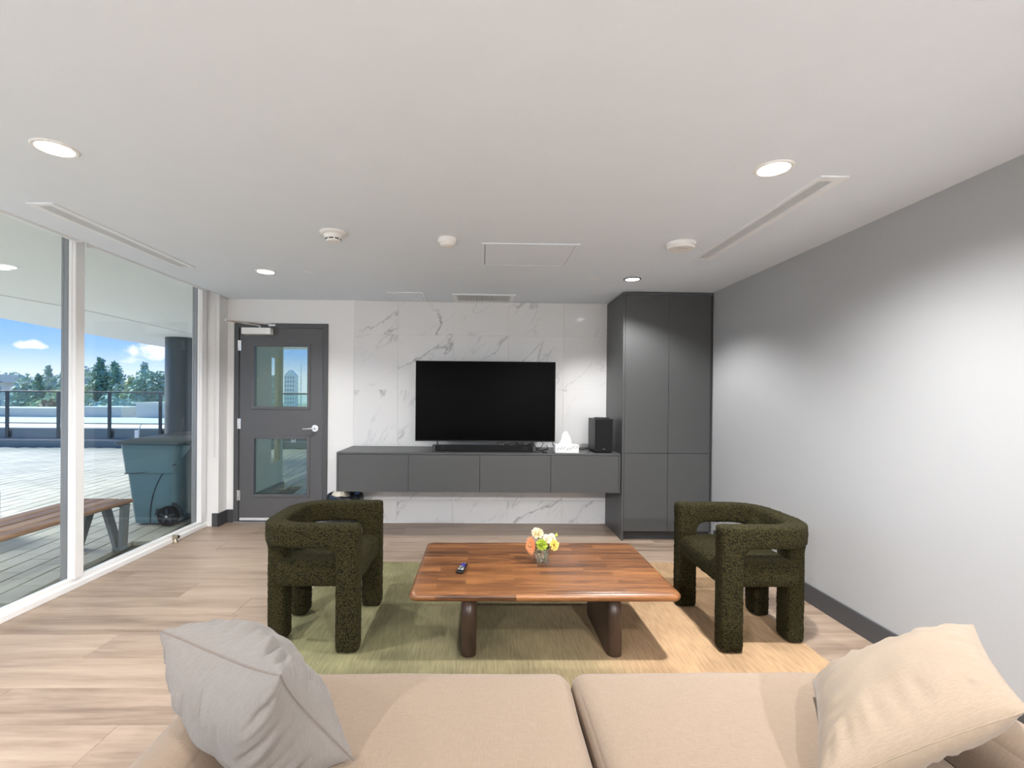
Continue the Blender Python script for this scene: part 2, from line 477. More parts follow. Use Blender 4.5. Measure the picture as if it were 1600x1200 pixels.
M['joint'] = mat('paver_bed_sand', (0.055, 0.055, 0.048), 0.9)
M['soffit'] = mat('white_soffit_paint', (0.85, 0.85, 0.84), 0.6)
M['parapet'] = mat('slate_blue_membrane', (0.135, 0.185, 0.195), 0.45, var=0.1)
M['rail'] = mat('dark_railing_enamel', (0.030, 0.045, 0.052), 0.4)
M['column'] = mat('dark_slate_column_paint', (0.045, 0.062, 0.072), 0.4)
M['bin'] = mat('slate_blue_polyethylene', (0.095, 0.180, 0.215), 0.42, bump=0.1, bscale=150)
M['bin_d'] = mat('dark_grey_bin_plastic', (0.022, 0.033, 0.040), 0.45)
M['bin_lid'] = mat('bin_lid_plastic', (0.055, 0.085, 0.095), 0.4)
M['bench_leg'] = mat('cast_grey_bench_leg', (0.13, 0.155, 0.165), 0.45)
M['outer_wall'] = mat('olive_grey_stucco', (0.66, 0.60, 0.44), 0.8, bump=0.2, bscale=80)
M['curb'] = mat('pale_stone_curb', (0.66, 0.60, 0.48), 0.6)
M['roof_white'] = mat('white_roof_membrane', (0.60, 0.57, 0.53), 0.6)
M['roof_grey'] = mat('green_grey_roof', (0.26, 0.31, 0.27), 0.7)
M['house'] = mat('pale_facade', (0.66, 0.62, 0.56), 0.7)
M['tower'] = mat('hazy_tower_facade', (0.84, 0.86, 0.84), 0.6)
M['win_far'] = mat('far_window_glass', (0.32, 0.38, 0.42), 0.2)
M['ground'] = mat('far_ground', (0.22, 0.27, 0.21), 0.95, var=0.3, vscale=0.05)
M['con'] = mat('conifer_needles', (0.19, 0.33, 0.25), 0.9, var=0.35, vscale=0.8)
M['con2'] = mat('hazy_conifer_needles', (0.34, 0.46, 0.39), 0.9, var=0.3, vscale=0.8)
M['dec'] = mat('spring_leaves', (0.46, 0.53, 0.33), 0.9, var=0.35, vscale=0.8)
M['rust'] = mat('bare_russet_twigs', (0.27, 0.20, 0.12), 0.9, var=0.3, vscale=0.8)
M['bark'] = mat('bark', (0.09, 0.07, 0.05), 0.9)
M['tissue'] = mat('tissue_paper', (0.88, 0.88, 0.88), 0.8, bump=0.1, bscale=60)
M['bag'] = mat('glossy_black_bag', (0.012, 0.016, 0.022), 0.14, spec=0.7)
M['paper_w'] = mat('crumpled_paper', (0.72, 0.66, 0.55), 0.8)
M['stem'] = mat('flower_stem', (0.06, 0.12, 0.03), 0.6)
M['peach'] = mat('peach_petal', (0.85, 0.36, 0.16), 0.6, var=0.15, vscale=60)
M['cream'] = mat('cream_petal', (0.90, 0.76, 0.50), 0.6, var=0.15, vscale=60)
M['white_p'] = mat('ivory_petal', (0.92, 0.82, 0.62), 0.6, var=0.1, vscale=60)
M['lime'] = mat('lime_petal', (0.42, 0.52, 0.06), 0.6, var=0.25, vscale=80)
M['yellow_p'] = mat('yellow_petal', (0.86, 0.72, 0.22), 0.6, var=0.15, vscale=60)
M['gerb_c'] = mat('gerbera_heart', (0.45, 0.20, 0.07), 0.8)
M['leaf'] = mat('dark_leaf', (0.03, 0.075, 0.018), 0.5)
M['btn'] = mat('grey_button', (0.30, 0.30, 0.31), 0.5)
M['btn_p'] = mat('violet_button', (0.10, 0.05, 0.55), 0.4)
M['btn_w'] = mat('white_button', (0.75, 0.75, 0.75), 0.5)


# ------------------------------------------------------------------ mesh helpers
class MB:
    def __init__(self):
        self.bm = bmesh.new()

    def box(self, x0, x1, y0, y1, z0, z1, bev=0.0, seg=2):
        bm = self.bm
        vs = [bm.verts.new((x, y, z)) for z in (z0, z1) for y in (y0, y1) for x in (x0, x1)]
        fs = [(0, 2, 3, 1), (4, 5, 7, 6), (0, 1, 5, 4), (2, 6, 7, 3), (0, 4, 6, 2), (1, 3, 7, 5)]
        F = [bm.faces.new([vs[i] for i in f]) for f in fs]
        if bev > 0:
            ed = list({e for f in F for e in f.edges})
            bmesh.ops.bevel(bm, geom=ed, offset=bev, segments=seg, affect='EDGES', profile=0.5)
        return self

    def softbox(self, x0, x1, y0, y1, z0, z1, r, n=14, crown=0.0, amp=0.0, fr=4.0, edge=0.0):
        """upholstered block: rounded edges, domed top, slightly uneven"""
        bm = self.bm
        c = Vector(((x0 + x1) / 2, (y0 + y1) / 2, (z0 + z1) / 2))
        h = Vector(((x1 - x0) / 2, (y1 - y0) / 2, (z1 - z0) / 2))
        cache = {}

        def put(p):
            k = (round(p[0], 5), round(p[1], 5), round(p[2], 5))
            if k in cache:
                return cache[k]
            q = Vector((p[0] * h.x, p[1] * h.y, p[2] * h.z))
            inner = Vector([max(-h[i] + r, min(h[i] - r, q[i])) for i in range(3)])
            d = q - inner
            if d.length > 1e-9:
                q = inner + d.normalized() * r
            nrm = d.normalized() if d.length > 1e-9 else Vector((0, 0, 1))
            bulge = (1 - p[0] ** 2) * (1 - p[1] ** 2)
            if p[2] > 0:
                q.z += crown * bulge ** 0.6 * p[2]
            if amp:
                q += nrm * amp * noise.noise((q + c) * fr)
            v = bm.verts.new(q + c)
            cache[k] = v
            return v
        # parameter spacing denser near the edges
        ts = [math.sin(math.pi / 2 * (-1 + 2 * i / n)) for i in range(n + 1)]
        for ax in range(3):
            for s in (-1, 1):
                for i in range(n):
                    for j in range(n):
                        q = []
                        for (a, b) in ((i, j), (i + 1, j), (i + 1, j + 1), (i, j + 1)):
                            p = [0, 0, 0]
                            p[ax] = s
                            p[(ax + 1) % 3] = ts[a]
                            p[(ax + 2) % 3] = ts[b]
                            q.append(put(p))
                        if s < 0:
                            q.reverse()
                        if len(set(q)) == 4:
                            try:
                                bm.faces.new(q)
                            except ValueError:
                                pass
        return self

    def cyl(self, p0, p1, r0, r1=None, n=16, caps=True):
        bm = self.bm
        r1 = r0 if r1 is None else r1
        p0, p1 = Vector(p0), Vector(p1)
        d = (p1 - p0).normalized()
        a = d.orthogonal().normalized()
        b = d.cross(a)
        rings = []
        for p, r in ((p0, r0), (p1, r1)):
            rings.append([bm.verts.new(p + (a * math.cos(2 * math.pi * i / n) + b * math.sin(2 * math.pi * i / n)) * r) for i in range(n)])
        for i in range(n):
            j = (i + 1) % n
            bm.faces.new((rings[0][i], rings[0][j], rings[1][j], rings[1][i]))
        if caps:
            bm.faces.new(list(reversed(rings[0])))
            bm.faces.new(rings[1])
        return self

    def tube(self, pts, r, n=8, closed=False):
        bm = self.bm
        pts = [Vector(p) for p in pts]
        rings = []
        prev = None
        m = len(pts)
        for i, p in enumerate(pts):
            if closed:
                d = (pts[(i + 1) % m] - pts[(i - 1) % m])
            else:
                d = pts[min(i + 1, m - 1)] - pts[max(i - 1, 0)]
            d.normalize()
            a = d.orthogonal().normalized() if prev is None else (prev - d * prev.dot(d)).normalized()
            prev = a
            b = d.cross(a)
            rings.append([bm.verts.new(p + (a * math.cos(2 * math.pi * k / n) + b * math.sin(2 * math.pi * k / n)) * r) for k in range(n)])
        for i in range(m if closed else m - 1):
            A, B = rings[i], rings[(i + 1) % m]
            for k in range(n):
                l = (k + 1) % n
                bm.faces.new((A[k], A[l], B[l], B[k]))
        if not closed:
            bm.faces.new(list(reversed(rings[0])))
            bm.faces.new(rings[-1])
        return self

    def lathe(self, prof, c=(0, 0, 0), n=32):
        """profile of (r, z); closed at both ends where r is 0"""
        bm = self.bm
        c = Vector(c)
        rings = []
        for r, z in prof:
            if r < 1e-6:
                rings.append([bm.verts.new(c + Vector((0, 0, z)))])
            else:
                rings.append([bm.verts.new(c + Vector((r * math.cos(2 * math.pi * i / n), r * math.sin(2 * math.pi * i / n), z))) for i in range(n)])
        for A, B in zip(rings, rings[1:]):
            for i in range(n):
                j = (i + 1) % n
                f = [A[i % len(A)], A[j % len(A)], B[j % len(B)], B[i % len(B)]]
                g = []
                for v in f:
                    if v not in g:
                        g.append(v)
                if len(g) > 2:
                    bm.faces.new(g)
        return self

    def prism(self, pts, vec):
        bm = self.bm
        vec = Vector(vec)
        a = [bm.verts.new(Vector(p)) for p in pts]
        b = [bm.verts.new(Vector(p) + vec) for p in pts]
        bm.faces.new(list(reversed(a)))
        bm.faces.new(b)
        n = len(pts)
        for i in range(n):
            j = (i + 1) % n
            bm.faces.new((a[i], a[j], b[j], b[i]))
        return self

    def tri(self, p, q, r):
        bm = self.bm
        bm.faces.new([bm.verts.new(p), bm.verts.new(q), bm.verts.new(r)])
        return self

    def build(self, name, m, parent=None, smooth=None, offset=None):
        """one mesh object; world coordinates in, stored relative to the parent chain"""
        bmesh.ops.recalc_face_normals(self.bm, faces=self.bm.faces)
        off = Vector((0, 0, 0))
        p = parent
        while p is not None:
            off += p.location
            p = p.parent
        if offset is not None:
            off += Vector(offset)
        if off.length > 0:
            bmesh.ops.translate(self.bm, vec=-off, verts=self.bm.verts)
        me = bpy.data.meshes.new(name)
        self.bm.to_mesh(me)
        self.bm.free()
        me.materials.append(m)
        if smooth:
            me.polygons.foreach_set('use_smooth', [True] * len(me.polygons))
            me.set_sharp_from_angle(angle=R(smooth))
        o = bpy.data.objects.new(name, me)
        C.objects.link(o)
        o.parent = parent
        if offset is not None:
            o.location = Vector(offset)
        return o


def thing(name, label, cat, loc=(0, 0, 0), group=None):
    o = bpy.data.objects.new(name, None)
    o.empty_display_size = 0.1
    C.objects.link(o)
    o.location = loc
    o['label'] = label
    o['category'] = cat
    if group:
        o['group'] = group
    return o


def tag(o, label, cat, group=None):
    o['label'] = label
    o['category'] = cat
    if group:
        o['group'] = group
    return o


def struct(o, label=None):
    o['kind'] = 'structure'
    if label:
        o['label'] = label
    return o


def sempty(name, loc=(0, 0, 0), label=None):
    o = bpy.data.objects.new(name, None)
    o.empty_display_size = 0.1
    C.objects.link(o)
    o.location = loc
    return struct(o, label)


def dup(root, loc, rotz=None, label=None, group=None):
    r = root.copy(); C.objects.link(r); r.location = loc
    if rotz is not None:
        r.rotation_euler = (0, 0, rotz)
    if label:
        r['label'] = label
    if group:
        r['group'] = group
    for ch in list(root.children):
        c = ch.copy(); C.objects.link(c); c.parent = r
        for g in list(ch.children):
            d = g.copy(); C.objects.link(d); d.parent = c
    return r


# ------------------------------------------------------------------ room shell
XL, XR, YW, H = -2.885, 2.269, 5.2845, 2.4376
YB = -3.4

# floor and its planks
fl = struct(MB().box(-2.96, 2.45, YB, 5.45, -0.12, -0.010).build('floor', M['floor_wood']), 'oak-look plank floor of the lounge')
PW, PL = 0.2555, 1.52
row = 0
y = 2.30 - 8 * PW
plank_cache = {}
while y < YW:
    y1 = min(y + PW, YW + 0.02)
    x = -2.95 - random.random() * PL
    while x < XR + 0.1:
        a, b_ = max(x, -2.95), min(x + PL, XR + 0.1)
        if b_ - a > 0.03:
            key = (round(b_ - a, 4), round(y1 - y, 4))
            if key not in plank_cache:
                w, l = y1 - y, b_ - a
                mb = MB().box(0.0006, l - 0.0006, 0.0007, w - 0.0007, -0.0098, 0.0, 0.0012, 1)
                o = mb.build('plank', M['floor_wood'], fl)
                plank_cache[key] = o.data
            else:
                o = bpy.data.objects.new('plank', plank_cache[key]); C.objects.link(o); o.parent = fl
            o.location = (a, y, 0)
        x += PL
    y += PW
    row += 1

# ceiling (ends short of the glass, leaving the blind pocket)
ce = struct(MB().box(-2.74, 2.45, YB, 5.45, H, H + 0.14).build('ceiling', M['ceil']), 'white painted ceiling')
MB().box(-3.05, -2.74, YB, 5.45, H + 0.125, H + 0.14).build('blind_pocket_lid', M['ceil'], ce)

# right wall, rear wall behind the camera
wr = struct(MB().box(XR, XR + 0.18, YB, 5.45, -0.1, H).build('wall_right', M['wall_grey']), 'plain pale grey side wall')
wrear = struct(MB().box(-2.96, 2.45, YB - 0.15, YB, -0.1, H + 0.14).build('wall_rear', M['wall']), 'white wall behind the sofa')

# back wall around the door
wb = sempty('wall_back', (0, YW, 0), 'back wall with grey door and marble tiles')
DX0, DX1, DZ = -2.695, -1.682, 2.176
MB().box(-2.95, DX0, YW, YW + 0.17, 0, H + .1).build('wall_panel', M['wall'], wb)
MB().box(DX0, DX1, YW, YW + 0.17, DZ, H + .1).build('wall_panel', M['wall'], wb)
MB().box(DX1, 2.40, YW, YW + 0.17, 0, H + .1).build('wall_panel', M['wall'], wb)
MB().box(-1.602, -1.398, YW - 0.012, YW + .01, 0.0, H).build('wall_strip', M['wall'], wb)
MB().box(-2.97, -2.772, 5.115, YW + 0.02, 0, H + .12).build('wall_stub', M['wall'], wb)
# marble tiles, 5 columns x 5 rows
xs = [-1.398, -0.918, -0.311, 0.293, 0.898, 1.40]
zs = [0.004, 0.255, 0.859, 1.463, 2.067, H - 0.002]
MB().box(-1.398, 1.40, YW - 0.004, YW + 0.005, 0, H - 0.001).build('tile_bed', M['grout'], wb)
g = 0.0007
for i in range(5):
    for j in range(5):
        w, h_ = xs[i + 1] - xs[i], zs[j + 1] - zs[j]
        o = MB().box(g, w - g, 0, 0.007, g, h_ - g, 0.0005, 1).build('tile', M['marble'])
        o.parent = wb
        o.location = (xs[i], -0.0115, zs[j])

# baseboards
bl = struct(MB().box(XR - 0.012, XR + .002, YB, 4.60, 0, 0.125, 0.002, 1).build('baseboard_right', M['base_grey']), 'charcoal baseboard along the side wall')
b2 = MB().box(-2.835, -2.762, 5.103, 5.118, 0, 0.14, 0.002, 1)
b2.box(-2.774, -2.760, 5.103, YW, 0, 0.14, 0.002, 1)
b2.box(-2.762, DX0, YW - 0.012, YW + .002, 0, 0.14, 0.002, 1)
struct(b2.build('baseboard_left', M['base_grey']), 'charcoal baseboard between window and door')
b3 = MB().box(DX1, -1.602, YW - 0.012, YW + .002, 0, 0.14, 0.002, 1)
b3.box(-1.604, -1.398, YW - 0.024, YW - .01, 0, 0.14, 0.002, 1)
struct(b3.build('baseboard_back', M['base_grey']), 'charcoal baseboard between door and marble')

# ------------------------------------------------------------------ window wall (left)
YM = [(-3.4, -3.3), (-0.9, -0.81), (1.28, 1.36), (3.458, 3.54), (5.0, 5.085)]
trim = MB()
trim.box(-2.945, XL, YB, 5.12, 0, 0.042, 0.003, 1)
trim.box(-2.950, -2.905, YB, 5.12, 0.03, 0.074, 0.003, 1)
struct(trim.build('trim_1', M['white_trim']), 'white sill along the foot of the windows')
MB_top = MB().box(-3.02, -2.90, YB, 5.12, 2.555, 2.60)
struct(MB_top.build('trim_2', M['white_trim']), 'white head of the window wall')
for k in range(4):
    y0, y1 = YM[k][1], YM[k + 1][0]
    w = sempty('window_%d' % (k + 1), (-2.935, (y0 + y1) / 2, 0), 'full-height fixed window pane to the terrace')
    MB().box(-2.940, -2.932, y0 - .012, y1 + .012, 0.06, 2.56).build('pane', M['glass'], w)
    # interior post at the far end of the pane, exterior cap behind the glass
    a, b_ = YM[k + 1]
    mb = MB().box(-2.931, XL, a, b_, 0.07, 2.56, 0.004, 1)
    mb.box(-2.931, XL - 0.022, a - 0.004, a, 0.07, 2.56, 0.003, 1)
    mb.box(-2.931, XL - 0.022, b_, b_ + 0.004, 0.07, 2.56, 0.003, 1)
    mb.build('post', M['white_trim'], w)
    mb = MB().box(-2.972, -2.941, a + 0.004, b_ - 0.004, -0.02, 2.58, 0.003, 1)
    mb.box(-2.988, -2.970, a, b_, -0.02, 2.58, 0.003, 1)
    mb.build('post_cap', M['alu'], w)
    MB().box(-3.02, -2.941, y0, y1, -0.04, 0.02).build('outer_sill', M['curb'], w)

# roller blinds rolled up in the pocket
for k, (y0, y1, lab) in enumerate(((-0.75, 1.26, 'rolled-up grey roller blind over the window nearest the sofa'),
                                   (1.40, 3.445, 'rolled-up pale roller blind over the window near the white mullion'),
                                   (3.575, 4.985, 'rolled-up pale roller blind over the window nearest the door'))):
    t = thing('roller_blind', lab, 'roller blind', (-2.865, (y0 + y1) / 2, 2.515), 'roller blinds over the windows')
    MB().cyl((-2.865, y0 + .01, 2.500), (-2.865, y1 - .01, 2.500), 0.038, n=24).build('fabric_roll', M['vent_white'], t, smooth=40)
    for yy in (y0, y1 - 0.008):
        MB().box(-2.91, -2.82, yy, yy + 0.008, 2.462, 2.562, 0.003, 1).build('bracket', M['white_plastic'], t)
# bead chain of the blind beside the door
tag(MB().tube([(-2.80, 5.098, 2.43), (-2.80, 5.098, 1.0), (-2.802, 5.098, 0.74), (-2.812, 5.098, 0.73), (-2.815, 5.098, 1.0), (-2.815, 5.098, 2.43)], 0.0022, 6)
    .build('bead_chain', M['white_plastic']), 'thin white bead chain of a blind on the wall by the door', 'chain')

# ------------------------------------------------------------------ door
dr = sempty('door_1', (-2.19, YW, 0), 'charcoal metal door with two wired glass lights')
fr = MB()
fr.box(DX0, DX0 + 0.052, YW - 0.02, YW + 0.12, 0, DZ, 0.003, 1)
fr.box(DX1 - 0.052, DX1, YW - 0.02, YW + 0.12, 0, DZ, 0.003, 1)
fr.box(DX0 + .05, DX1 - .05, YW - 0.02, YW + 0.12, DZ - 0.052, DZ, 0.003, 1)
fr.build('door_frame', M['frame_grey'], dr)
lx0, lx1, lz0, lz1 = DX0 + 0.056, DX1 - 0.057, 0.02, DZ - 0.056
# leaf built as rails and stiles around the two lights
wx0, wx1 = -2.497, -1.885
u0, u1, v0, v1 = 1.250, 1.942, 0.290, 0.934
lf = MB()
ya, yb = YW - 0.004, YW + 0.040
for (a, b_, c, d) in ((lx0, wx0, lz0, lz1), (wx1, lx1, lz0, lz1), (wx0, wx1, lz0, v0), (wx0, wx1, v1, u0), (wx0, wx1, u1, lz1)):
    lf.box(a, b_, ya, yb, c, d)
bmesh.ops.remove_doubles(lf.bm, verts=lf.bm.verts, dist=0.0001)
leaf = lf.build('door_leaf', M['door_grey'], dr)
for (z0, z1) in ((u0, u1), (v0, v1)):
    fm = MB()
    t_ = 0.020
    for (a, b_, c, d) in ((wx0 - .012, wx0 + t_, z0 - .012, z1 + .012), (wx1 - t_, wx1 + .012, z0 - .012, z1 + .012),
                          (wx0 + t_, wx1 - t_, z0 - .012, z0 + t_), (wx0 + t_, wx1 - t_, z1 - t_, z1 + .012)):
        fm.box(a, b_, ya - 0.008, ya + 0.004, c, d, 0.002, 1)
    for (a, b_, c, d) in ((wx0 + .004, wx0 + t_, z0 + .004, z1 - .004), (wx1 - t_, wx1 - .004, z0 + .004, z1 - .004)):
        fm.box(a, b_, ya, yb, c, d)
    fm.build('light_frame', M['door_grey'], leaf)
    MB().box(wx0 + 0.01, wx1 - 0.01, yb - 0.014, yb - 0.008, z0 + .01, z1 - .01).build('pane', M['glass_wire'], leaf)
for z in (1.93, 1.08, 0.30):
    hb = MB().cyl((lx0 - 0.004, YW - 0.024, z - 0.057), (lx0 - 0.004, YW - 0.024, z + 0.057), 0.009, n=12)
    hb.box(lx0 - 0.004, lx0 + 0.022, YW - 0.022, YW - 0.003, z - 0.055, z + 0.055)
    hb.build('hinge', M['chrome'], dr, smooth=40)
MB().box(lx0 + .01, lx1 - .01, ya - 0.012, ya, 0.024, 0.052, 0.002, 1).build('door_sweep', M['alu_l'], leaf)
MB().box(DX0, DX1, YW - 0.03, YW + 0.13, 0.0, 0.012, 0.003, 1).build('threshold', M['alu'], dr)
# lever handle
hx, hz = -1.815, 1.035
hm = MB().cyl((hx, ya, hz), (hx, ya - 0.016, hz), 0.040, 0.037, 32)
hm.cyl((hx, ya - 0.016, hz), (hx, ya - 0.055, hz), 0.013, 0.012, 20)
hm.tube([(hx, ya - 0.052, hz), (hx - 0.03, ya - 0.058, hz - .002), (hx - 0.07, ya - 0.058, hz - .004), (hx - 0.118, ya - 0.050, hz - .006)], 0.0105, 12)
hd = hm.build('lever_handle', M['chrome'], leaf, smooth=40)
MB().cyl((hx + .003, ya - .053, hz), (hx + .003, ya - 0.058, hz), 0.009, n=16).build('lock_cylinder', M['btn'], hd)
MB().box(lx1 + 0.004, lx1 + 0.026, YW - 0.0225, YW - 0.019, hz - .055, hz + .055).build('strike_plate', M['frame_grey'], dr)
# closer
cx0, cx1, cz0, cz1 = -2.585, -2.275, 2.048, 2.118
cl = MB().box(cx0, cx1, ya - 0.085, ya - 0.002, cz0, cz1, 0.004, 2).build('door_closer', M['white_plastic'], dr)
MB().tube([(-2.40, ya - 0.05, cz1 + .004), (-2.40, ya - 0.05, cz1 + .022)], 0.010, 10).build('spindle', M['chrome'], cl)
am = MB().tube([(-2.40, ya - 0.05, cz1 + .024), (-2.64, ya - 0.29, cz1 + .040)], 0.007, 8)
am.tube([(-2.64, ya - 0.29, cz1 + .045), (-2.29, ya - 0.03, cz1 + .045)], 0.007, 8)
am.cyl((-2.64, ya - 0.29, cz1 + .03), (-2.64, ya - 0.29, cz1 + .06), 0.011)
am.box(-2.32, -2.24, ya - 0.04, ya - 0.012, cz1 + .02, cz1 + .046, .004, 1)
am.build('closer_arm', M['chrome'], cl, smooth=40)

# door stop on the floor by the sill
ds = thing('door_stop', 'small brushed nickel door stop on the floor against the white sill', 'door stop', (-2.862, 4.55, 0))
MB().lathe([(0, 0), (0.022, 0), (0.022, 0.006), (0.016, 0.012), (0.013, 0.045), (0, 0.045)], (-2.862, 4.55, 0), 20).build('base', M['nickel'], ds, smooth=40)
MB().cyl((-2.885, 4.55, 0.052), (-2.832, 4.55, 0.056), 0.020, 0.018, 20).build('barrel', M['nickel'], ds, smooth=40)
MB().cyl((-2.834, 4.55, 0.056), (-2.828, 4.55, 0.0565), 0.011, 0.010, 16).build('bumper', M['black'], ds, smooth=40)

# ------------------------------------------------------------------ ceiling fittings
def downlight(x, y, label, dark, cone=152, blend=1.0, gain=1.0):
    t = thing('downlight', label, 'ceiling light', (x, y, H), 'recessed downlights')
    ro, ri = (0.082, 0.066) if not dark else (0.074, 0.060)
    MB().lathe([(ri, -0.004), (ri, -0.006), (ro - .004, -0.007), (ro, -0.003), (ro, 0.0), (ri, 0.0), (ri, -0.004)], (x, y, H), 40).build(
        'trim_ring', M['black'] if dark else M['white_plastic'], t, smooth=40)
    MB().cyl((x, y, H - 0.0035), (x, y, H - 0.0005), ri, n=36).build('lens', M['lens'], t, smooth=40)
    ld = bpy.data.lights.new('downlight_lamp', 'SPOT')
    ld.energy = LAMP_POWER * gain * (5.2 if x > 0 else 2.7)
    ld.color = LAMP_COLOR
    ld.spot_size = R(cone)
    ld.spot_blend = blend
    ld.shadow_soft_size = 0.045
    lo = bpy.data.objects.new('downlight_lamp', ld)
    C.objects.link(lo)
    lo.parent = t
    lo.location = (0, 0, -0.012)


downlight(-1.82, 2.075, 'bright white-rimmed downlight nearest the window wall, above the floor beside the sofa', False)
downlight(1.305, 2.138, 'bright white-rimmed downlight beside the near end of the long slot vent', False)
downlight(-1.83, 4.085, 'small downlight in the ceiling in front of the grey door', False, 136, 0.6, 0.55)
downlight(1.31, 4.175, 'small black-rimmed downlight in front of the tall grey cabinet', True, 132, 0.5, 0.42)
downlight(-1.82, 0.07, 'downlight in the ceiling behind the camera on the window side', False, 160, 0.5, 0.45)
downlight(1.305, 0.10, 'downlight in the ceiling behind the camera on the wall side', False, 160, 0.5, 0.45)
downlight(-1.82, -1.95, 'rearmost downlight on the window side', False, 172, 0.3, 3.0)
downlight(1.305, -1.95, 'rearmost downlight on the wall side', False, 172, 0.3, 2.1)


def slot_vent(x0, x1, y0, y1, sx0, sx1, sy0, sy1, label, n=5):
    t = thing('slot_vent', label, 'air vent', ((x0 + x1) / 2, (y0 + y1) / 2, H))
    f = MB()
    for (a, b_, c, d) in ((x0, sx0, y0, y1), (sx1, x1, y0, y1), (sx0, sx1, y0, sy0), (sx0, sx1, sy1, y1)):
        f.box(a, b_, c, d, H - 0.006, H + 0.001, 0.0015, 1)
    f.build('frame', M['vent_white'], t)
    MB().box(sx0, sx1, sy0, sy1, H - 0.0012, H + .0005).build('slot_back', M['vent_dark'], t)
    w = (sx1 - sx0) / n
    for k in range(n):
        c = sx0 + w * (k + 0.5)
        MB().box(c - w * 0.22, c + w * 0.22, sy0, sy1, H - 0.005, H - 0.001).build('slat', M['vent_white'], t)
    return t


slot_vent(-2.50, -2.352, 2.67, 3.985, -2.468, -2.392, 2.705, 3.955, 'long white slot vent in the ceiling parallel to the windows')
slot_vent(1.565, 1.702, 2.20, 3.552, 1.588, 1.655, 2.247, 3.51, 'long white slot vent in the ceiling near the plain grey wall', 6)

# access panel
def gap_shade(x0, x1, y0, y1, par):
    MB().box(x0, x1, y0, y1, H - 0.0015, H + .0005).build('gap_shade', M['vent_dark'], par)  # dark plate on the solid ceiling, standing for shade in the gap


ap = thing('access_panel', 'large flush white access panel in the middle of the ceiling', 'access panel', (0.33, 3.52, H))
f = MB()
x0, x1, y0, y1, t_ = -0.008, 0.662, 3.243, 3.792, 0.022
for (a, b_, c, d) in ((x0, x0 + t_, y0, y1), (x1 - t_, x1, y0, y1), (x0 + t_, x1 - t_, y0, y0 + t_), (x0 + t_, x1 - t_, y1 - t_, y1)):
    f.box(a, b_, c, d, H - 0.006, H + 0.001, 0.0015, 1)
f.build('frame', M['ceil'], ap)
MB().box(x0 + t_ + .004, x1 - t_ - .004, y0 + t_ + .004, y1 - t_ - .004, H - 0.005, H - .001).build('panel', M['ceil'], ap)
gap_shade(x0 + t_, x1 - t_, y0 + t_, y1 - t_, ap)
# small hatch by the marble
sq = thing('ceiling_hatch', 'small square white hatch in the ceiling above the marble, near the door', 'access panel', (-0.78, 5.03, H))
f = MB()
x0, x1, y0, y1, t_ = -0.960, -0.600, 4.822, 5.243, 0.025
for (a, b_, c, d) in ((x0, x0 + t_, y0, y1), (x1 - t_, x1, y0, y1), (x0 + t_, x1 - t_, y0, y0 + t_), (x0 + t_, x1 - t_, y1 - t_, y1)):
    f.box(a, b_, c, d, H - 0.007, H + 0.001, 0.0015, 1)
f.build('frame', M['vent_white'], sq)
MB().box(x0 + t_ + .004, x1 - t_ - .004, y0 + t_ + .004, y1 - t_ - .004, H - 0.005, H - .001).build('panel', M['ceil'], sq)
gap_shade(x0 + t_, x1 - t_, y0 + t_, y1 - t_, sq)
# return-air grille
gr = thing('ceiling_grille', 'wide white return-air grille with fine bars, in the ceiling above the television', 'air vent', (0.01, 5.06, H))
f = MB()
x0, x1, y0, y1, t_ = -0.308, 0.336, 4.868, 5.262, 0.045
for (a, b_, c, d) in ((x0, x0 + t_, y0, y1), (x1 - t_, x1, y0, y1), (x0 + t_, x1 - t_, y0, y0 + t_), (x0 + t_, x1 - t_, y1 - t_, y1)):
    f.box(a, b_, c, d, H - 0.008, H + 0.001, 0.0015, 1)
f.build('frame', M['vent_white'], gr)
MB().box(x0 + t_, x1 - t_, y0 + t_, y1 - t_, H - 0.001, H + .0005).build('grille_back', M['vent_dark'], gr)
nb = 36
gw = (x1 - x0 - 2 * t_) / nb
bar_me = None
for k in range(nb):
    c = x0 + t_ + gw * (k + .5)
    if bar_me is None:
        o = MB().box(-gw * .28, gw * .28, y0 + t_, y1 - t_, H - 0.007, H - 0.001).build('bar', M['vent_white'], None)
        bmesh_off = Vector((0.01, 5.06, H))
        for v in o.data.vertices:
            v.co -= Vector((0, 5.06, H))
        bar_me = o.data
    else:
        o = bpy.data.objects.new('bar', bar_me); C.objects.link(o)
    o.parent = gr
    o.location = (c - 0.01, 0, 0)

# detectors
sd = thing('smoke_detector', 'white smoke detector with dark sensing slots, on the ceiling nearest the door', 'smoke detector', (-0.955, 3.085, H))
MB().lathe([(0, 0), (0.084, 0), (0.084, -0.010), (0.074, -0.018), (0, -0.018)], (-0.955, 3.085, H), 40).build('base_plate', M['white_plastic'], sd, smooth=40)
MB().lathe([(0, -0.018), (0.060, -0.018), (0.055, -0.030), (0.047, -0.042), (0.047, -0.052), (0.040, -0.060), (0, -0.060)], (-0.955, 3.085, H), 40).build('sensor_head', M['white_plastic'], sd, smooth=40)
for k in range(8):
    a = k * math.pi / 4 - math.pi / 2
    c = Vector((-0.955 + 0.047 * math.cos(a), 3.085 + 0.047 * math.sin(a), H - 0.046))
    dx, dy = -math.sin(a) * 0.013, math.cos(a) * 0.013
    o_ = Vector((math.cos(a), math.sin(a), 0)) * 0.0012
    mb = MB()
    mb.prism([c + o_ + Vector((-dx, -dy, -.0035)), c + o_ + Vector((dx, dy, -.0035)), c + o_ + Vector((dx, dy, .0035)), c + o_ + Vector((-dx, -dy, .0035))], -o_ * 2)
    mb.build('slot', M['black'], sd)
od = thing('occupancy_sensor', 'small domed white sensor on the ceiling between the smoke detector and the access panel', 'sensor', (-0.235, 3.175, H))
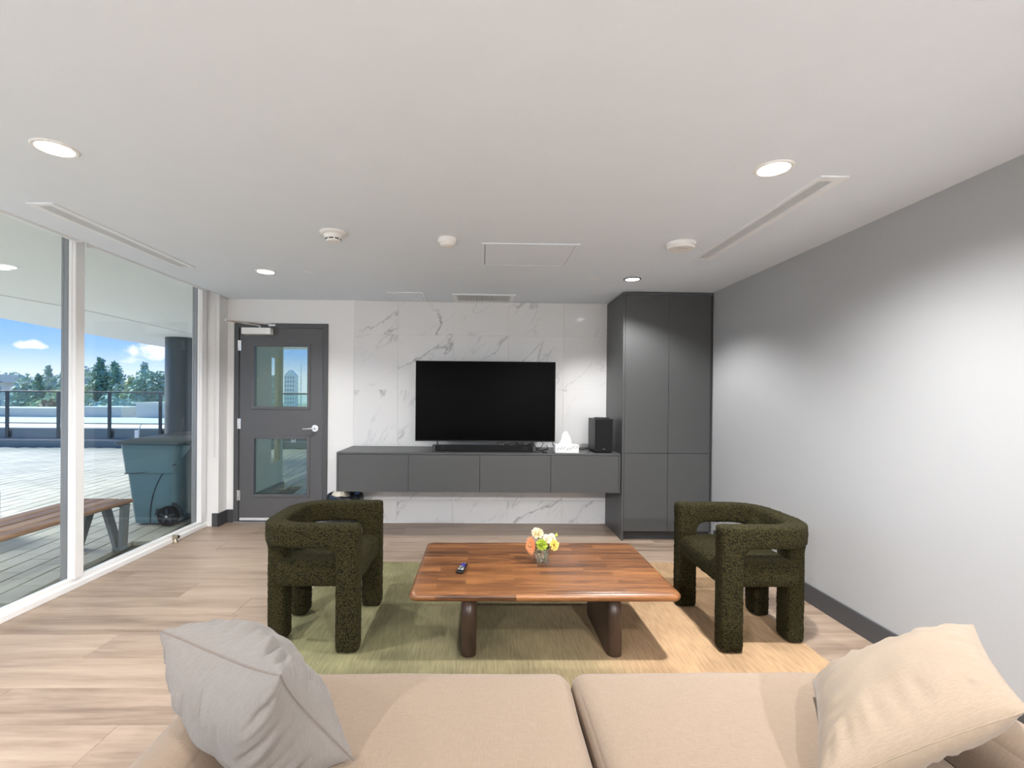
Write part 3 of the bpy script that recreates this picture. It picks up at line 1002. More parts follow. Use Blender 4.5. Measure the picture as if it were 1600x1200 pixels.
MB().lathe([(0, 0), (0.062, 0), (0.063, -0.028), (0.058, -0.033), (0, -0.033)], (-0.235, 3.175, H), 40).build('housing', M['white_plastic'], od, smooth=40)
MB().lathe([(0, -0.033), (0.050, -0.033), (0.046, -0.042), (0.030, -0.050), (0, -0.053)], (-0.235, 3.175, H), 32).build('lens', M['white_plastic'], od, smooth=40)
co = thing('carbon_monoxide_alarm', 'wide flat round white alarm on the ceiling beside the far end of the slot vent', 'alarm', (1.33, 3.20, H))
MB().lathe([(0, 0), (0.094, 0), (0.096, -0.012), (0.094, -0.018), (0, -0.018)], (1.33, 3.20, H), 44).build('base_plate', M['white_plastic'], co, smooth=40)
MB().lathe([(0, -0.018), (0.088, -0.018), (0.090, -0.032), (0.082, -0.040), (0, -0.043)], (1.33, 3.20, H), 44).build('cover', M['white_plastic'], co, smooth=40)
for k in range(5):
    MB().cyl((1.30 + .012 * k, 3.165, H - 0.0405), (1.30 + .012 * k, 3.165, H - 0.0435), 0.0035, n=8).build('grille_hole', M['vent_dark'], co)
for (x, y, lab) in ((-1.458, 4.065, 'flat white sprinkler cover plate in the ceiling near the downlight by the door'),
                    (0.983, 4.15, 'flat white sprinkler cover plate in the ceiling near the black-rimmed downlight')):
    tag(MB().lathe([(0, -0.006), (0.041, -0.006), (0.043, -0.004), (0.043, -0.002), (0.036, 0.0), (0, 0.0)], (x, y, H), 32).build('sprinkler_cover', M['vent_white'], None, smooth=40),
        lab, 'sprinkler cover', 'sprinkler covers')

# ------------------------------------------------------------------ tall cabinet and wall-hung console
KX0, KX1, KY = 1.378, 2.262, 4.66
kb = thing('tall_cabinet', 'full-height matte graphite cabinet with four plain doors in the corner', 'cabinet', (KX0, KY, 0))
b = MB()
b.box(KX0, KX0 + 0.020, KY, YW - .013, 0, 2.424)
b.build('side_panel', M['cab'], kb)
b = MB().box(KX0 + .021, KX1, KY + 0.022, YW - .013, 0.09, 2.424)
b.build('body', M['cab_dark'], kb)
MB().box(KX0 + .021, KX1 - .002, KY + 0.06, KY + 0.08, 0, 0.09).build('toe_kick', M['cab_dark'], kb)
MB().box(KX0 - 0.001, KX1, KY - 0.001, KY + .06, 2.404, 2.426, .0015, 1).build('top_rail', M['cab_edge'], kb)
MB().box(2.243, KX1, KY + .004, KY + .03, 0.09, 2.404).build('shadow_gap_strip', M['cab_dark'], kb)  # dark strip drawn for the shadow gap between doors and side wall
for (a, b_) in ((KX0 + .0225, 1.8285), (1.8315, 2.241)):
    for (c, d) in ((0.0915, 0.8545), (0.8585, 2.402)):
        MB().box(a, b_, KY, KY + 0.019, c, d, 0.0012, 1).build('door', M['cab'], kb)

CX0, CX1, CY, CZ0, CZ1 = -1.405, 1.372, 4.685, 0.460, 0.847
cn = thing('media_console', 'long wall-hung graphite media console with four flap doors under the television', 'console', (0, CY, CZ0))
MB().box(CX0, CX1, CY - .001, YW - .013, CZ1 - 0.018, CZ1, .0012, 1).build('top_panel', M['cab'], cn)
MB().box(CX0 + .019, CX1 - .019, CY + .0215, YW - .013, CZ0, CZ1 - 0.019).build('body', M['cab_dark'], cn)
for (a, b_) in ((CX0, CX0 + .018), (CX1 - .018, CX1)):
    MB().box(a, b_, CY, YW - .013, CZ0, CZ1 - .0185).build('end_panel', M['cab'], cn)
ds_ = [CX0 + .0185, -0.707, -0.011, 0.686, CX1 - .0185]
for i in range(4):
    MB().box(ds_[i] + .0016, ds_[i + 1] - .0016, CY, CY + 0.019, CZ0 + .001, CZ1 - .0215, .0012, 1).build('flap_door', M['cab'], cn)

# outlets on the marble under the console
for (x, lab) in ((0.175, 'white wall outlet on the marble under the console, nearer the door'), (0.52, 'white wall outlet on the marble under the console, nearer the cabinet')):
    ot = thing('wall_outlet', lab, 'outlet', (x, YW - .0115, 0.44), 'outlets under the console')
    MB().box(x - .036, x + .036, YW - .0175, YW - .0118, 0.385, 0.500, .002, 1).build('cover_plate', M['white_plastic'], ot)
    for z in (0.418, 0.465):
        MB().box(x - .012, x - .007, YW - .0185, YW - .0172, z - .006, z + .006).build('slot', M['black'], ot)
        MB().box(x + .007, x + .012, YW - .0185, YW - .0172, z - .006, z + .006).build('slot', M['black'], ot)

# ------------------------------------------------------------------ things on the console
TY = 4.985
tx0, tx1, tz0, tz1 = -0.685, 0.771, 0.930, 1.765
tv = thing('television', 'large flat television with a black screen standing on the console', 'television', (0.045, TY, CZ1))
MB().box(tx0, tx1, TY, TY + 0.028, tz0, tz1, .003, 1).build('bezel', M['blackm'], tv)
MB().box(tx0 + .006, tx1 - .006, TY - .0012, TY + .001, tz0 + .012, tz1 - .006).build('screen', M['screen'], tv)
MB().box(tx0 + .12, tx1 - .12, TY + .028, TY + .065, tz0 + .03, tz1 - .30, .01, 1).build('rear_housing', M['blackm'], tv)
for x in (-0.455, 0.535):
    mb = MB().box(x - .006, x + .006, TY + 0.004, TY + .016, CZ1 + .008, tz0 + .012)
    mb.box(x - .007, x + .007, TY - 0.10, TY + .14, CZ1, CZ1 + .009, .002, 1)
    mb.build('leg', M['blackm'], tv)
BY = 4.775
bx0, bx1 = -0.487, 0.548
sb = thing('soundbar', 'long low charcoal soundbar in front of the television', 'soundbar', (0.03, BY, CZ1))
MB().box(bx0 + .03, bx1 - .03, BY, BY + .10, CZ1 + .003, CZ1 + .062, .004, 2).build('grille', M['bar'], sb)
for (a, b_) in ((bx0, bx0 + .031), (bx1 - .031, bx1)):
    MB().box(a, b_, BY, BY + .10, CZ1 + .003, CZ1 + .062, .004, 2).build('end_cap', M['bar_end'], sb)
for x in (bx0 + .1, bx1 - .1):
    MB().box(x - .03, x + .03, BY + .02, BY + .08, CZ1, CZ1 + .004).build('foot_pad', M['black'], sb)
for x in (bx0 + .105, bx1 - .105):
    MB().lathe([(0.017, 0), (0.019, 0.0), (0.019, .001), (0.017, .001), (0.017, 0)], (0, 0, 0), 24).build('driver_ring', M['bar_end'], None)
    o = C.objects[-1]
    o.parent = sb
    o.rotation_euler = (math.pi / 2, 0, 0)
    o.location = (x - 0.03, -0.0002, 0.033)
# subwoofer
SX0, SX1, SY0, SY1 = 1.135, 1.312, 4.745, 5.06
sw = thing('subwoofer', 'black box subwoofer on the console beside the tall cabinet', 'speaker', (1.22, 4.9, CZ1))
MB().box(SX0, SX1, SY0 + .008, SY1, CZ1 + .008, CZ1 + .338, .004, 2).build('cabinet', M['black'], sw)
MB().box(SX0 + .003, SX1 - .003, SY0, SY0 + .009, CZ1 + .011, CZ1 + .335, .003, 1).build('front_grille', M['bar'], sw)
MB().box(SX0 + .078, SX0 + .10, SY0 - .001, SY0 + .001, CZ1 + .036, CZ1 + .0405).build('badge', M['btn'], sw)
for x in (SX0 + .02, SX1 - .02):
    for y_ in (SY0 + .03, SY1 - .03):
        MB().cyl((x, y_, CZ1), (x, y_, CZ1 + .009), 0.012, n=12).build('foot', M['blackm'], sw)


def slim_remote(x, y, z, rz, label, w=.036, l=.15):
    t = thing('remote_control', label, 'remote control', (0, 0, 0))
    MB().box(-w / 2, w / 2, -l / 2, l / 2, 0.0, 0.012, .004, 2).build('body', M['black'], t)
    for i in range(3):
        MB().cyl((0, -l * .2 + i * l * .2, 0.0118), (0, -l * .2 + i * l * .2, 0.0132), 0.006, n=12).build('button', M['btn'], t)
    t.location = (x, y, z)
    t.rotation_euler = (0, 0, rz)
    return t


slim_remote(1.225, 4.86, CZ1 + .3382, R(80), 'slim black remote lying on top of the subwoofer')
slim_remote(0.63, 4.745, CZ1, R(12), 'tiny black remote on the console between soundbar and tissue box', .034, .075)

# tissue box
tb = thing('tissue_box', 'white tissue box with grey chevron print and a pulled-up tissue', 'tissue box', (0.85, 4.78, CZ1))
bx = (0.735, 0.970, 4.735, 4.850)
MB().box(bx[0], bx[1], bx[2], bx[3], CZ1, CZ1 + .078, .002, 1).build('carton', M['tissue'], tb)
pm = MB()
pr = random.Random(3)
for i in range(7):   # flat grey facets printed on the carton front and end
    xa = bx[0] + .012 + i * .031
    za = CZ1 + .012 + pr.random() * .025
    pm.prism([(xa, bx[2] - .0004, za), (xa + .028, bx[2] - .0004, za + .026), (xa + .028, bx[2] - .0004, za + .038 + pr.random() * .01), (xa + .003, bx[2] - .0004, za + .016)], (0, .0003, 0))
pm.build('chevron_print', mat('grey_print', (0.52, 0.52, 0.52), 0.8), tb)
tm = MB()
n = 26
ring = []
for lev in range(8):
    t_ = lev / 7
    r_ = [0.050, 0.043, 0.042, 0.038, 0.036, 0.030, 0.022, 0.010][lev]
    pts = []
    for k in range(n):
        a = 2 * math.pi * k / n
        wob = 1 + .30 * math.sin(5 * a + t_ * 2) + .18 * math.sin(9 * a - 3 * t_)
        zz = CZ1 + .079 + t_ * .118 + .018 * t_ * math.sin(3 * a)
        pts.append(tm.bm.verts.new((0.842 + r_ * wob * math.cos(a) + .008 * t_, 4.79 + .55 * r_ * wob * math.sin(a), zz)))
    ring.append(pts)
for A, B in zip(ring, ring[1:]):
    for k in range(n):
        tm.bm.faces.new((A[k], A[(k + 1) % n], B[(k + 1) % n], B[k]))
tm.bm.faces.new(ring[-1])
tm.build('tissue', M['tissue'], tb)

# cables behind the soundbar
def cable(pts, r, label):
    # smooth with Catmull-Rom
    P = [Vector(p) for p in pts]
    out = []
    for i in range(len(P) - 1):
        p0, p1, p2, p3 = P[max(i - 1, 0)], P[i], P[i + 1], P[min(i + 2, len(P) - 1)]
        for k in range(8):
            t = k / 8
            out.append(0.5 * ((2 * p1) + (p2 - p0) * t + (2 * p0 - 5 * p1 + 4 * p2 - p3) * t * t + (3 * p1 - p0 - 3 * p2 + p3) * t ** 3))
    out.append(P[-1])
    return tag(MB().tube(out, r, 6).build('cable', M['black'], None, smooth=60), label, 'cable')


z_ = CZ1
cable([(0.20, 5.09, .98), (0.17, 4.94, .915), (0.22, 4.93, .925), (0.30, 4.95, .885), (0.24, 4.96, .90), (0.35, 4.94, .92), (0.44, 4.95, .88), (0.40, 5.09, .98)], .0035, 'loosely looped black cable behind the middle of the soundbar')
cable([(0.36, 5.09, .98), (0.38, 4.94, .905), (0.44, 4.93, .90), (0.50, 4.93, .905), (0.54, 4.92, .89), (0.58, 4.90, z_ + .008), (0.63, 4.90, z_ + .006), (0.70, 5.00, z_ + .01), (0.72, 5.25, z_ + .02)], .005, 'thick black cable running out past the soundbar end')
cable([(0.62, 5.06, .99), (0.645, 5.0, .91), (0.60, 4.95, z_ + .02), (0.53, 4.92, z_ + .006), (0.46, 4.90, z_ + .006)], .0035, 'black cable hanging from the television by its corner')
cable([(0.76, 5.06, .96), (0.755, 5.02, .90), (0.79, 5.0, z_ + .006), (0.88, 5.05, z_ + .005), (0.98, 5.02, z_ + .006)], .0035, 'black cable dropping behind the tissue box')
cable([(1.20, 5.055, z_ + .05), (1.14, 5.09, z_ + .01), (1.05, 5.0, z_ + .006), (1.00, 4.99, z_ + .035), (0.95, 5.06, z_ + .035), (0.93, 5.2, z_ + .006)], .004, 'black cable curling from the subwoofer behind the tissue box')
pb = thing('power_adapter', 'black power adapter lying among the cables behind the soundbar', 'adapter', (0.40, 4.93, z_))
MB().box(0.33, 0.47, 4.905, 4.955, z_, z_ + .058, .006, 2).build('case', M['black'], pb)
MB().box(0.485, 0.53, 4.91, 4.945, z_, z_ + .075, .006, 2).build('plug', M['black'], pb)

# waste bin with bag, under the console end
wb_x, wb_y = -1.40, 4.98
wbn = thing('waste_bin', 'black waste bin lined with a shiny black bag under the console end', 'waste bin', (wb_x, wb_y, 0))
MB().lathe([(0, 0), (0.130, 0), (0.165, 0.37), (0.160, 0.37), (0.126, 0.012), (0, 0.012)], (wb_x, wb_y, 0), 32).build('bin_body', M['blackm'], wbn, smooth=40)
bm_ = MB()
n = 40
prof = [(0.152, 0.30), (0.160, 0.375), (0.168, 0.388), (0.178, 0.372), (0.182, 0.34), (0.176, 0.26), (0.170, 0.21)]
rings = []
for (r_, zz) in prof:
    pts = []
    for k in range(n):
        a = 2 * math.pi * k / n
        w_ = 1 + .045 * noise.noise((math.cos(a) * 3, math.sin(a) * 3, zz * 14)) + .03 * math.sin(11 * a + zz * 20)
        pts.append(bm_.bm.verts.new((wb_x + r_ * w_ * math.cos(a), wb_y + r_ * w_ * math.sin(a), zz + .02 * noise.noise((math.cos(a) * 2, math.sin(a) * 2, 5)))))
    rings.append(pts)
for A, B in zip(rings, rings[1:]):
    for k in range(n):
        bm_.bm.faces.new((A[k], A[(k + 1) % n], B[(k + 1) % n], B[k]))
bm_.build('bag_liner', M['bag'], wbn, smooth=60)
cp = MB()
cp.lathe([(0, 0.32), (0.07, 0.33), (0.09, 0.36), (0.075, 0.41), (0.03, 0.43), (0, 0.43)], (wb_x - .04, wb_y - .02, 0), 9)
for v in cp.bm.verts:
    v.co += Vector((noise.noise(v.co * 30), noise.noise(v.co * 31 + Vector((3, 1, 2))), noise.noise(v.co * 29 + Vector((9, 4, 7))))) * 0.025
tag(cp.build('crumpled_paper', M['paper_w'], None), 'crumpled pale paper sticking out of the waste bin', 'paper')

# ------------------------------------------------------------------ rug and coffee table
rg = MB()
nx, ny = 80, 64
RX0, RX1, RY0, RY1 = -1.200, 1.850, 1.62, 4.012
rz = 0.012
def rugz(x, y):
    return rz + 0.0012 * noise.noise((x * 2.0, y * 2.0, 0.3))
vs = [[rg.bm.verts.new((RX0 + (RX1 - RX0) * i / nx, RY0 + (RY1 - RY0) * j / ny, rugz(RX0 + 3 * i / nx, RY0 + 2.4 * j / ny))) for j in range(ny + 1)] for i in range(nx + 1)]
for i in range(nx):
    for j in range(ny):
        rg.bm.faces.new((vs[i][j], vs[i + 1][j], vs[i + 1][j + 1], vs[i][j + 1]))
rim = [vs[i][0] for i in range(nx + 1)] + [vs[nx][j] for j in range(1, ny + 1)] + [vs[i][ny] for i in range(nx - 1, -1, -1)] + [vs[0][j] for j in range(ny - 1, 0, -1)]
low = [rg.bm.verts.new((v.co.x, v.co.y, 0.0008)) for v in rim]
for k in range(len(rim)):
    l = (k + 1) % len(rim)
    rg.bm.faces.new((rim[k], low[k], low[l], rim[l]))
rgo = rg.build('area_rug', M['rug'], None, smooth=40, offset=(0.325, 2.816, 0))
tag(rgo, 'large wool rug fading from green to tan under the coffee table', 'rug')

TZ = 0.385
tX0, tX1, tY0, tY1, tth = -0.368, 1.056, 2.458, 3.345, 0.050
tbl = thing('coffee_table', 'low rectangular reddish-brown wood coffee table with slab legs on the rug', 'table', (0.344, 2.9, 0.012))
tp = MB()
# top with bullnose edge all round: section swept round a rounded rectangle
def rrect(x0, x1, y0, y1, r, n=6):
    pts = []
    for (cx_, cy_, a0) in ((x1 - r, y0 + r, -90), (x1 - r, y1 - r, 0), (x0 + r, y1 - r, 90), (x0 + r, y0 + r, 180)):
        for k in range(n + 1):
            a = R(a0 + 90 * k / n)
            pts.append((cx_ + r * math.cos(a), cy_ + r * math.sin(a)))
    return pts
levels = []
rr = tth / 2
ns = 10
for k in range(ns + 1):
    a = -math.pi / 2 + math.pi * k / ns
    inset = rr * (1 - math.cos(a)) * 1.25
    z = TZ - rr + rr * math.sin(a)
    levels.append([tp.bm.verts.new((x, y, z)) for (x, y) in rrect(tX0 + inset, tX1 - inset, tY0 + inset, tY1 - inset, max(0.008, 0.045 - inset * .6))])
for A, B in zip(levels, levels[1:]):
    n = len(A)
    for k in range(n):
        tp.bm.faces.new((A[k], A[(k + 1) % n], B[(k + 1) % n], B[k]))
tp.bm.faces.new(list(reversed(levels[0])))
tp.bm.faces.new(levels[-1])
tp.build('tabletop', M['table_wood'], tbl, smooth=50)
# slab legs: rounded ends, upper corners arched
LY0, LY1 = 2.535, 3.085
lh = TZ - tth
for xc in (-0.058, 0.728):
    lg = MB()
    th = 0.041
    zn = 20
    rings = []
    for i in range(zn + 1):
        z = 0.0125 + (lh + 0.002 - 0.0125) * i / zn
        ra = 0.115
        d = z - (lh - ra)
        ins = 0 if d <= 0 else ra - math.sqrt(max(ra * ra - d * d, 0)) if d < ra else ra
        ins = min(ins, 0.075)
        pts = []
        y0, y1 = LY0 + ins, LY1 - ins
        for k in range(13):
            a = math.pi + math.pi * k / 12
            pts.append((xc + th * math.cos(a), y0 + th + th * math.sin(a), z))
        for k in range(13):
            a = math.pi * k / 12
            pts.append((xc + th * math.cos(a), y1 - th + th * math.sin(a), z))
        rings.append([lg.bm.verts.new(p) for p in pts])
    for A, B in zip(rings, rings[1:]):
        n = len(A)
        for k in range(n):
            lg.bm.faces.new((A[k], A[(k + 1) % n], B[(k + 1) % n], B[k]))
    lg.bm.faces.new(list(reversed(rings[0])))
    lg.bm.faces.new(rings[-1])
    lg.build('leg', M['leg_wood'], tbl, smooth=50)

# remote on the table
rc = thing('remote_control', 'black streaming remote with violet pad lying on the coffee table', 'remote control', (0, 0, 0))
MB().box(-.021, .021, -.072, .072, 0.0, 0.018, .008, 3).build('body', M['black'], rc, smooth=40)
mb = MB().box(-.005, .005, .022, .048, .0175, .0195, .001, 1)
mb.box(-.013, .013, .030, .040, .0175, .0195, .001, 1)
mb.build('direction_pad', M['btn_p'], rc)
for (x, y_, mm) in ((-.010, .058, 'btn'), (.010, .058, 'btn'), (-.011, .008, 'btn_w'), (0, .008, 'btn'), (.011, .008, 'btn_p'), (-.011, -.008, 'btn'), (0, -.008, 'btn'), (.011, -.008, 'btn')):
    MB().cyl((x, y_, .0175), (x, y_, .0192), .0038, n=10).build('button', M[mm], rc)
for (x, y_, mm) in ((-.009, -.028, 'btn'), (.009, -.028, 'btn'), (-.009, -.043, 'btn'), (.009, -.043, 'btn_w')):
    MB().box(x - .007, x + .007, y_ - .004, y_ + .004, .0175, .0192).build('button', M[mm], rc)
rc.location = (-0.105, 2.80, TZ)
rc.rotation_euler = (0, 0, R(-9))

# vase with flowers
VX, VY = 0.375, 2.925
vh, vw, wt = 0.098, 0.044, 0.004
vase = thing('glass_vase', 'square clear glass vase with water on the coffee table', 'vase', (VX, VY, TZ))
vm = MB()
for (a, b_, c, d) in ((-vw, -vw + wt, -vw, vw), (vw - wt, vw, -vw, vw), (-vw + wt, vw - wt, -vw, -vw + wt), (-vw + wt, vw - wt, vw - wt, vw)):
    vm.box(VX + a, VX + b_, VY + c, VY + d, TZ + .010, TZ + vh, .0006, 1)
vm.box(VX - vw, VX + vw, VY - vw, VY + vw, TZ, TZ + .010, .001, 1)
vm.build('glass_body', M['vase_glass'], vase)
MB().box(VX - vw + wt, VX + vw - wt, VY - vw + wt, VY + vw - wt, TZ + .0105, TZ + .066).build('water', M['water'], vase)


def flower(name, label, base, head, facing, kind, mt, r=0.03):
    t = thing(name, label, 'flower', (VX + base[0], VY + base[1], TZ + .012), 'flowers in the glass vase')
    p0 = Vector((VX + base[0], VY + base[1], TZ + .013))
    p1 = Vector((VX + head[0], VY + head[1], TZ + head[2]))
    mid = (p0 + p1) / 2 + Vector((0, 0, .012))
    MB().tube([p0, mid, p1], .0022, 6).build('stem', M['stem'], t, smooth=60)
    d = Vector(facing).normalized()
    a = d.orthogonal().normalized()
    b = d.cross(a)
    rg_ = random.Random(hash(name + label) % 1000 if False else len(label))
    if kind == 'gerbera':
        for layer, (np_, rl, tilt) in enumerate(((20, 1.0, .10), (18, .80, .28), (14, .55, .5))):
            for k in range(np_):
                an = 2 * math.pi * (k + layer * .4) / np_ + rg_.uniform(-.06, .06)
                u = a * math.cos(an) + b * math.sin(an)
                s = d.cross(u)
                L_ = r * rl * rg_.uniform(.92, 1.05)
                w_ = r * .16
                mb = MB()
                q = [p1 + u * r * .15 + d * .002, p1 + u * L_ * .55 + s * w_ + d * (tilt * L_ * .5), p1 + u * L_ + d * (tilt * L_ * .75), p1 + u * L_ * .55 - s * w_ + d * (tilt * L_ * .5)]
                q = [x + d * .001 * layer for x in q]
                mb.prism(q, d * -.0008)
                mb.build('petal', M[mt], t)
        hm_ = MB()
        bmesh.ops.create_icosphere(hm_.bm, subdivisions=2, radius=r * .26, matrix=Matrix.Translation(p1 + d * .006))
        hm_.build('flower_heart', M['gerb_c'], t, smooth=60)
    else:
        # ruffled double bloom: shells of wavy petals
        for layer in range(4):
            np_ = (9, 8, 6, 4)[layer]
            for k in range(np_):
                an = 2 * math.pi * (k + layer * .5) / np_ + rg_.uniform(-.12, .12)
                el = (0.05, .45, .85, 1.2)[layer]
                u = (a * math.cos(an) + b * math.sin(an)) * math.cos(el) + d * math.sin(el)
                s = d.cross(a * math.cos(an) + b * math.sin(an)).normalized()
                L_ = r * (1.0, .98, .95, .92)[layer] * rg_.uniform(.9, 1.08)
                w_ = r * (.42, .40, .38, .34)[layer]
                up = u.cross(s).normalized()
                q0 = p1 + u * L_ * .1
                grid = []
                for i in range(4):
                    f_ = i / 3
                    rowv = []
                    for j in range(5):
                        g_ = (j - 2) / 2
                        ww = w_ * math.sin(math.pi * (.18 + .62 * f_))
                        p = q0 + u * (L_ * .9 * f_ * (1 - .12 * g_ * g_)) + s * (g_ * ww) + up * (r * (.10 * math.sin(g_ * 5 + k) * f_ + .12 * g_ * g_))
                        rowv.append(p)
                    grid.append(rowv)
                mb = MB()
                V = [[mb.bm.verts.new(p) for p in rw] for rw in grid]
                for i in range(3):
                    for j in range(4):
                        mb.bm.faces.new((V[i][j], V[i][j + 1], V[i + 1][j + 1], V[i + 1][j]))
                mb.build('petal', M[mt], t, smooth=60)
        if kind == 'dense':
            cm_ = MB()
            for k in range(60):
                u = Vector((rg_.gauss(0, 1), rg_.gauss(0, 1), rg_.gauss(0, 1))).normalized()
                if u.dot(d) < -.2:
                    continue
                s = u.orthogonal().normalized() * r * .13
                p = p1 + u * r * .72
                cm_.tri(p - s, p + s, p + u * r * .35)
            cm_.build('florets', M[mt], t)
    return t


flower('gerbera', 'large peach gerbera drooping over the vase side', (-.01, .0), (-.066, -.022, .112), (-.88, -.46, .12), 'gerbera', 'peach', .058)
flower('carnation', 'cream ruffled flower standing highest at the back of the vase', (.005, .02), (-.022, .012, .172), (-.1, -.45, .8), 'ruffle', 'cream', .040)
flower('chrysanthemum', 'lime green flower low in the middle of the vase', (-.015, -.01), (-.002, -.038, .120), (-.05, -.8, .5), 'dense', 'lime', .036)
flower('lisianthus', 'ivory flower between the lime and yellow ones', (.015, .0), (.032, -.020, .150), (.1, -.7, .7), 'ruffle', 'white_p', .030)
flower('lisianthus', 'pale ivory flower at the upper outer side, beside the green bud', (.02, .01), (.062, .000, .152), (.4, -.5, .7), 'ruffle', 'white_p', .027)
flower('lisianthus', 'yellow-edged flower hanging low at the side opposite the gerbera', (.018, -.012), (.072, -.022, .115), (.5, -.75, .3), 'ruffle', 'yellow_p', .034)
fb = thing('flower_bud', 'small closed green bud on a thin stem beside the flowers', 'flower', (VX + .01, VY + .005, TZ + .012), 'flowers in the glass vase')
MB().tube([(VX + .01, VY + .005, TZ + .013), (VX + .05, VY + .01, TZ + .11), (VX + .092, VY + .006, TZ + .158)], .0018, 6).build('stem', M['stem'], fb, smooth=60)
MB().lathe([(0, 0), (.006, .004), (.0075, .011), (.005, .02), (0, .027)], (VX + .093, VY + .006, TZ + .155), 12).build('bud', M['lime'], fb, smooth=60)
lv = MB()
rr_ = random.Random(5)
for k in range(22):
    p = Vector((VX + rr_.uniform(-.03, .03), VY + rr_.uniform(-.03, .03), TZ + rr_.uniform(.06, .115)))
    u = Vector((rr_.uniform(-1, 1), rr_.uniform(-1, 1), rr_.uniform(-.2, 1))).normalized() * .024
    s = u.orthogonal().normalized() * .008
    lv.prism([p, p + u * .5 + s, p + u, p + u * .5 - s], Vector((0, 0, .0006)))
lf_ = tag(lv.build('foliage_sprig', M['leaf'], None), 'dark green leaves among the flower stems in the vase', 'foliage')
lf_['kind'] = 'stuff'

# ------------------------------------------------------------------ bouclé armchairs
def remesh(mb, voxel, smooth_it, disp, seed):
    """melt the solids together into one upholstered surface with soft edges and looped pile"""
    bmesh.ops.recalc_face_normals(mb.bm, faces=mb.bm.faces)
    me = bpy.data.meshes.new('tmp')
    mb.bm.to_mesh(me); mb.bm.free()
    o = bpy.data.objects.new('tmp', me)
    C.objects.link(o)
    me.remesh_voxel_size = voxel
    bpy.context.view_layer.objects.active = o
    with bpy.context.temp_override(object=o, active_object=o, selected_objects=[o]):
        bpy.ops.object.voxel_remesh()
    b = bmesh.new()
    b.from_mesh(me)
    for k in range(smooth_it):
        bmesh.ops.smooth_vert(b, verts=b.verts, factor=0.5, use_axis_x=True, use_axis_y=True, use_axis_z=True)
    b.normal_update()
    for v in b.verts:
        c = v.co
        d_ = noise.noise(c * 95 + Vector((seed, 0, 0))) * disp + noise.noise(c * 30 + Vector((seed, 5, 0))) * disp * .6
        v.co = c + v.normal * d_
    res = bpy.data.meshes.new('upholstery')
    b.to_mesh(res)
    b.free()
    bpy.data.objects.remove(o)
    bpy.data.meshes.remove(me)
    return res


def split_mesh(me, fn, names):
    """cut one upholstered surface into its parts by face position"""
    out = {k: ([], [], {}) for k in names}
    vv = [v.co.copy() for v in me.vertices]
    for p in me.polygons:
        k = fn(p.center)
        V, F, mp = out[k]
        f = []
        for i in p.vertices:
            if i not in mp:
                mp[i] = len(V); V.append(vv[i])
            f.append(mp[i])
        F.append(f)
    res = {}
    for k, (V, F, mp) in out.items():
        m2 = bpy.data.meshes.new(k)
        m2.from_pydata(V, [], F)
        m2.materials.append(M['boucle'])
        m2.polygons.foreach_set('use_smooth', [True] * len(m2.polygons))
        res[k] = m2
    return res


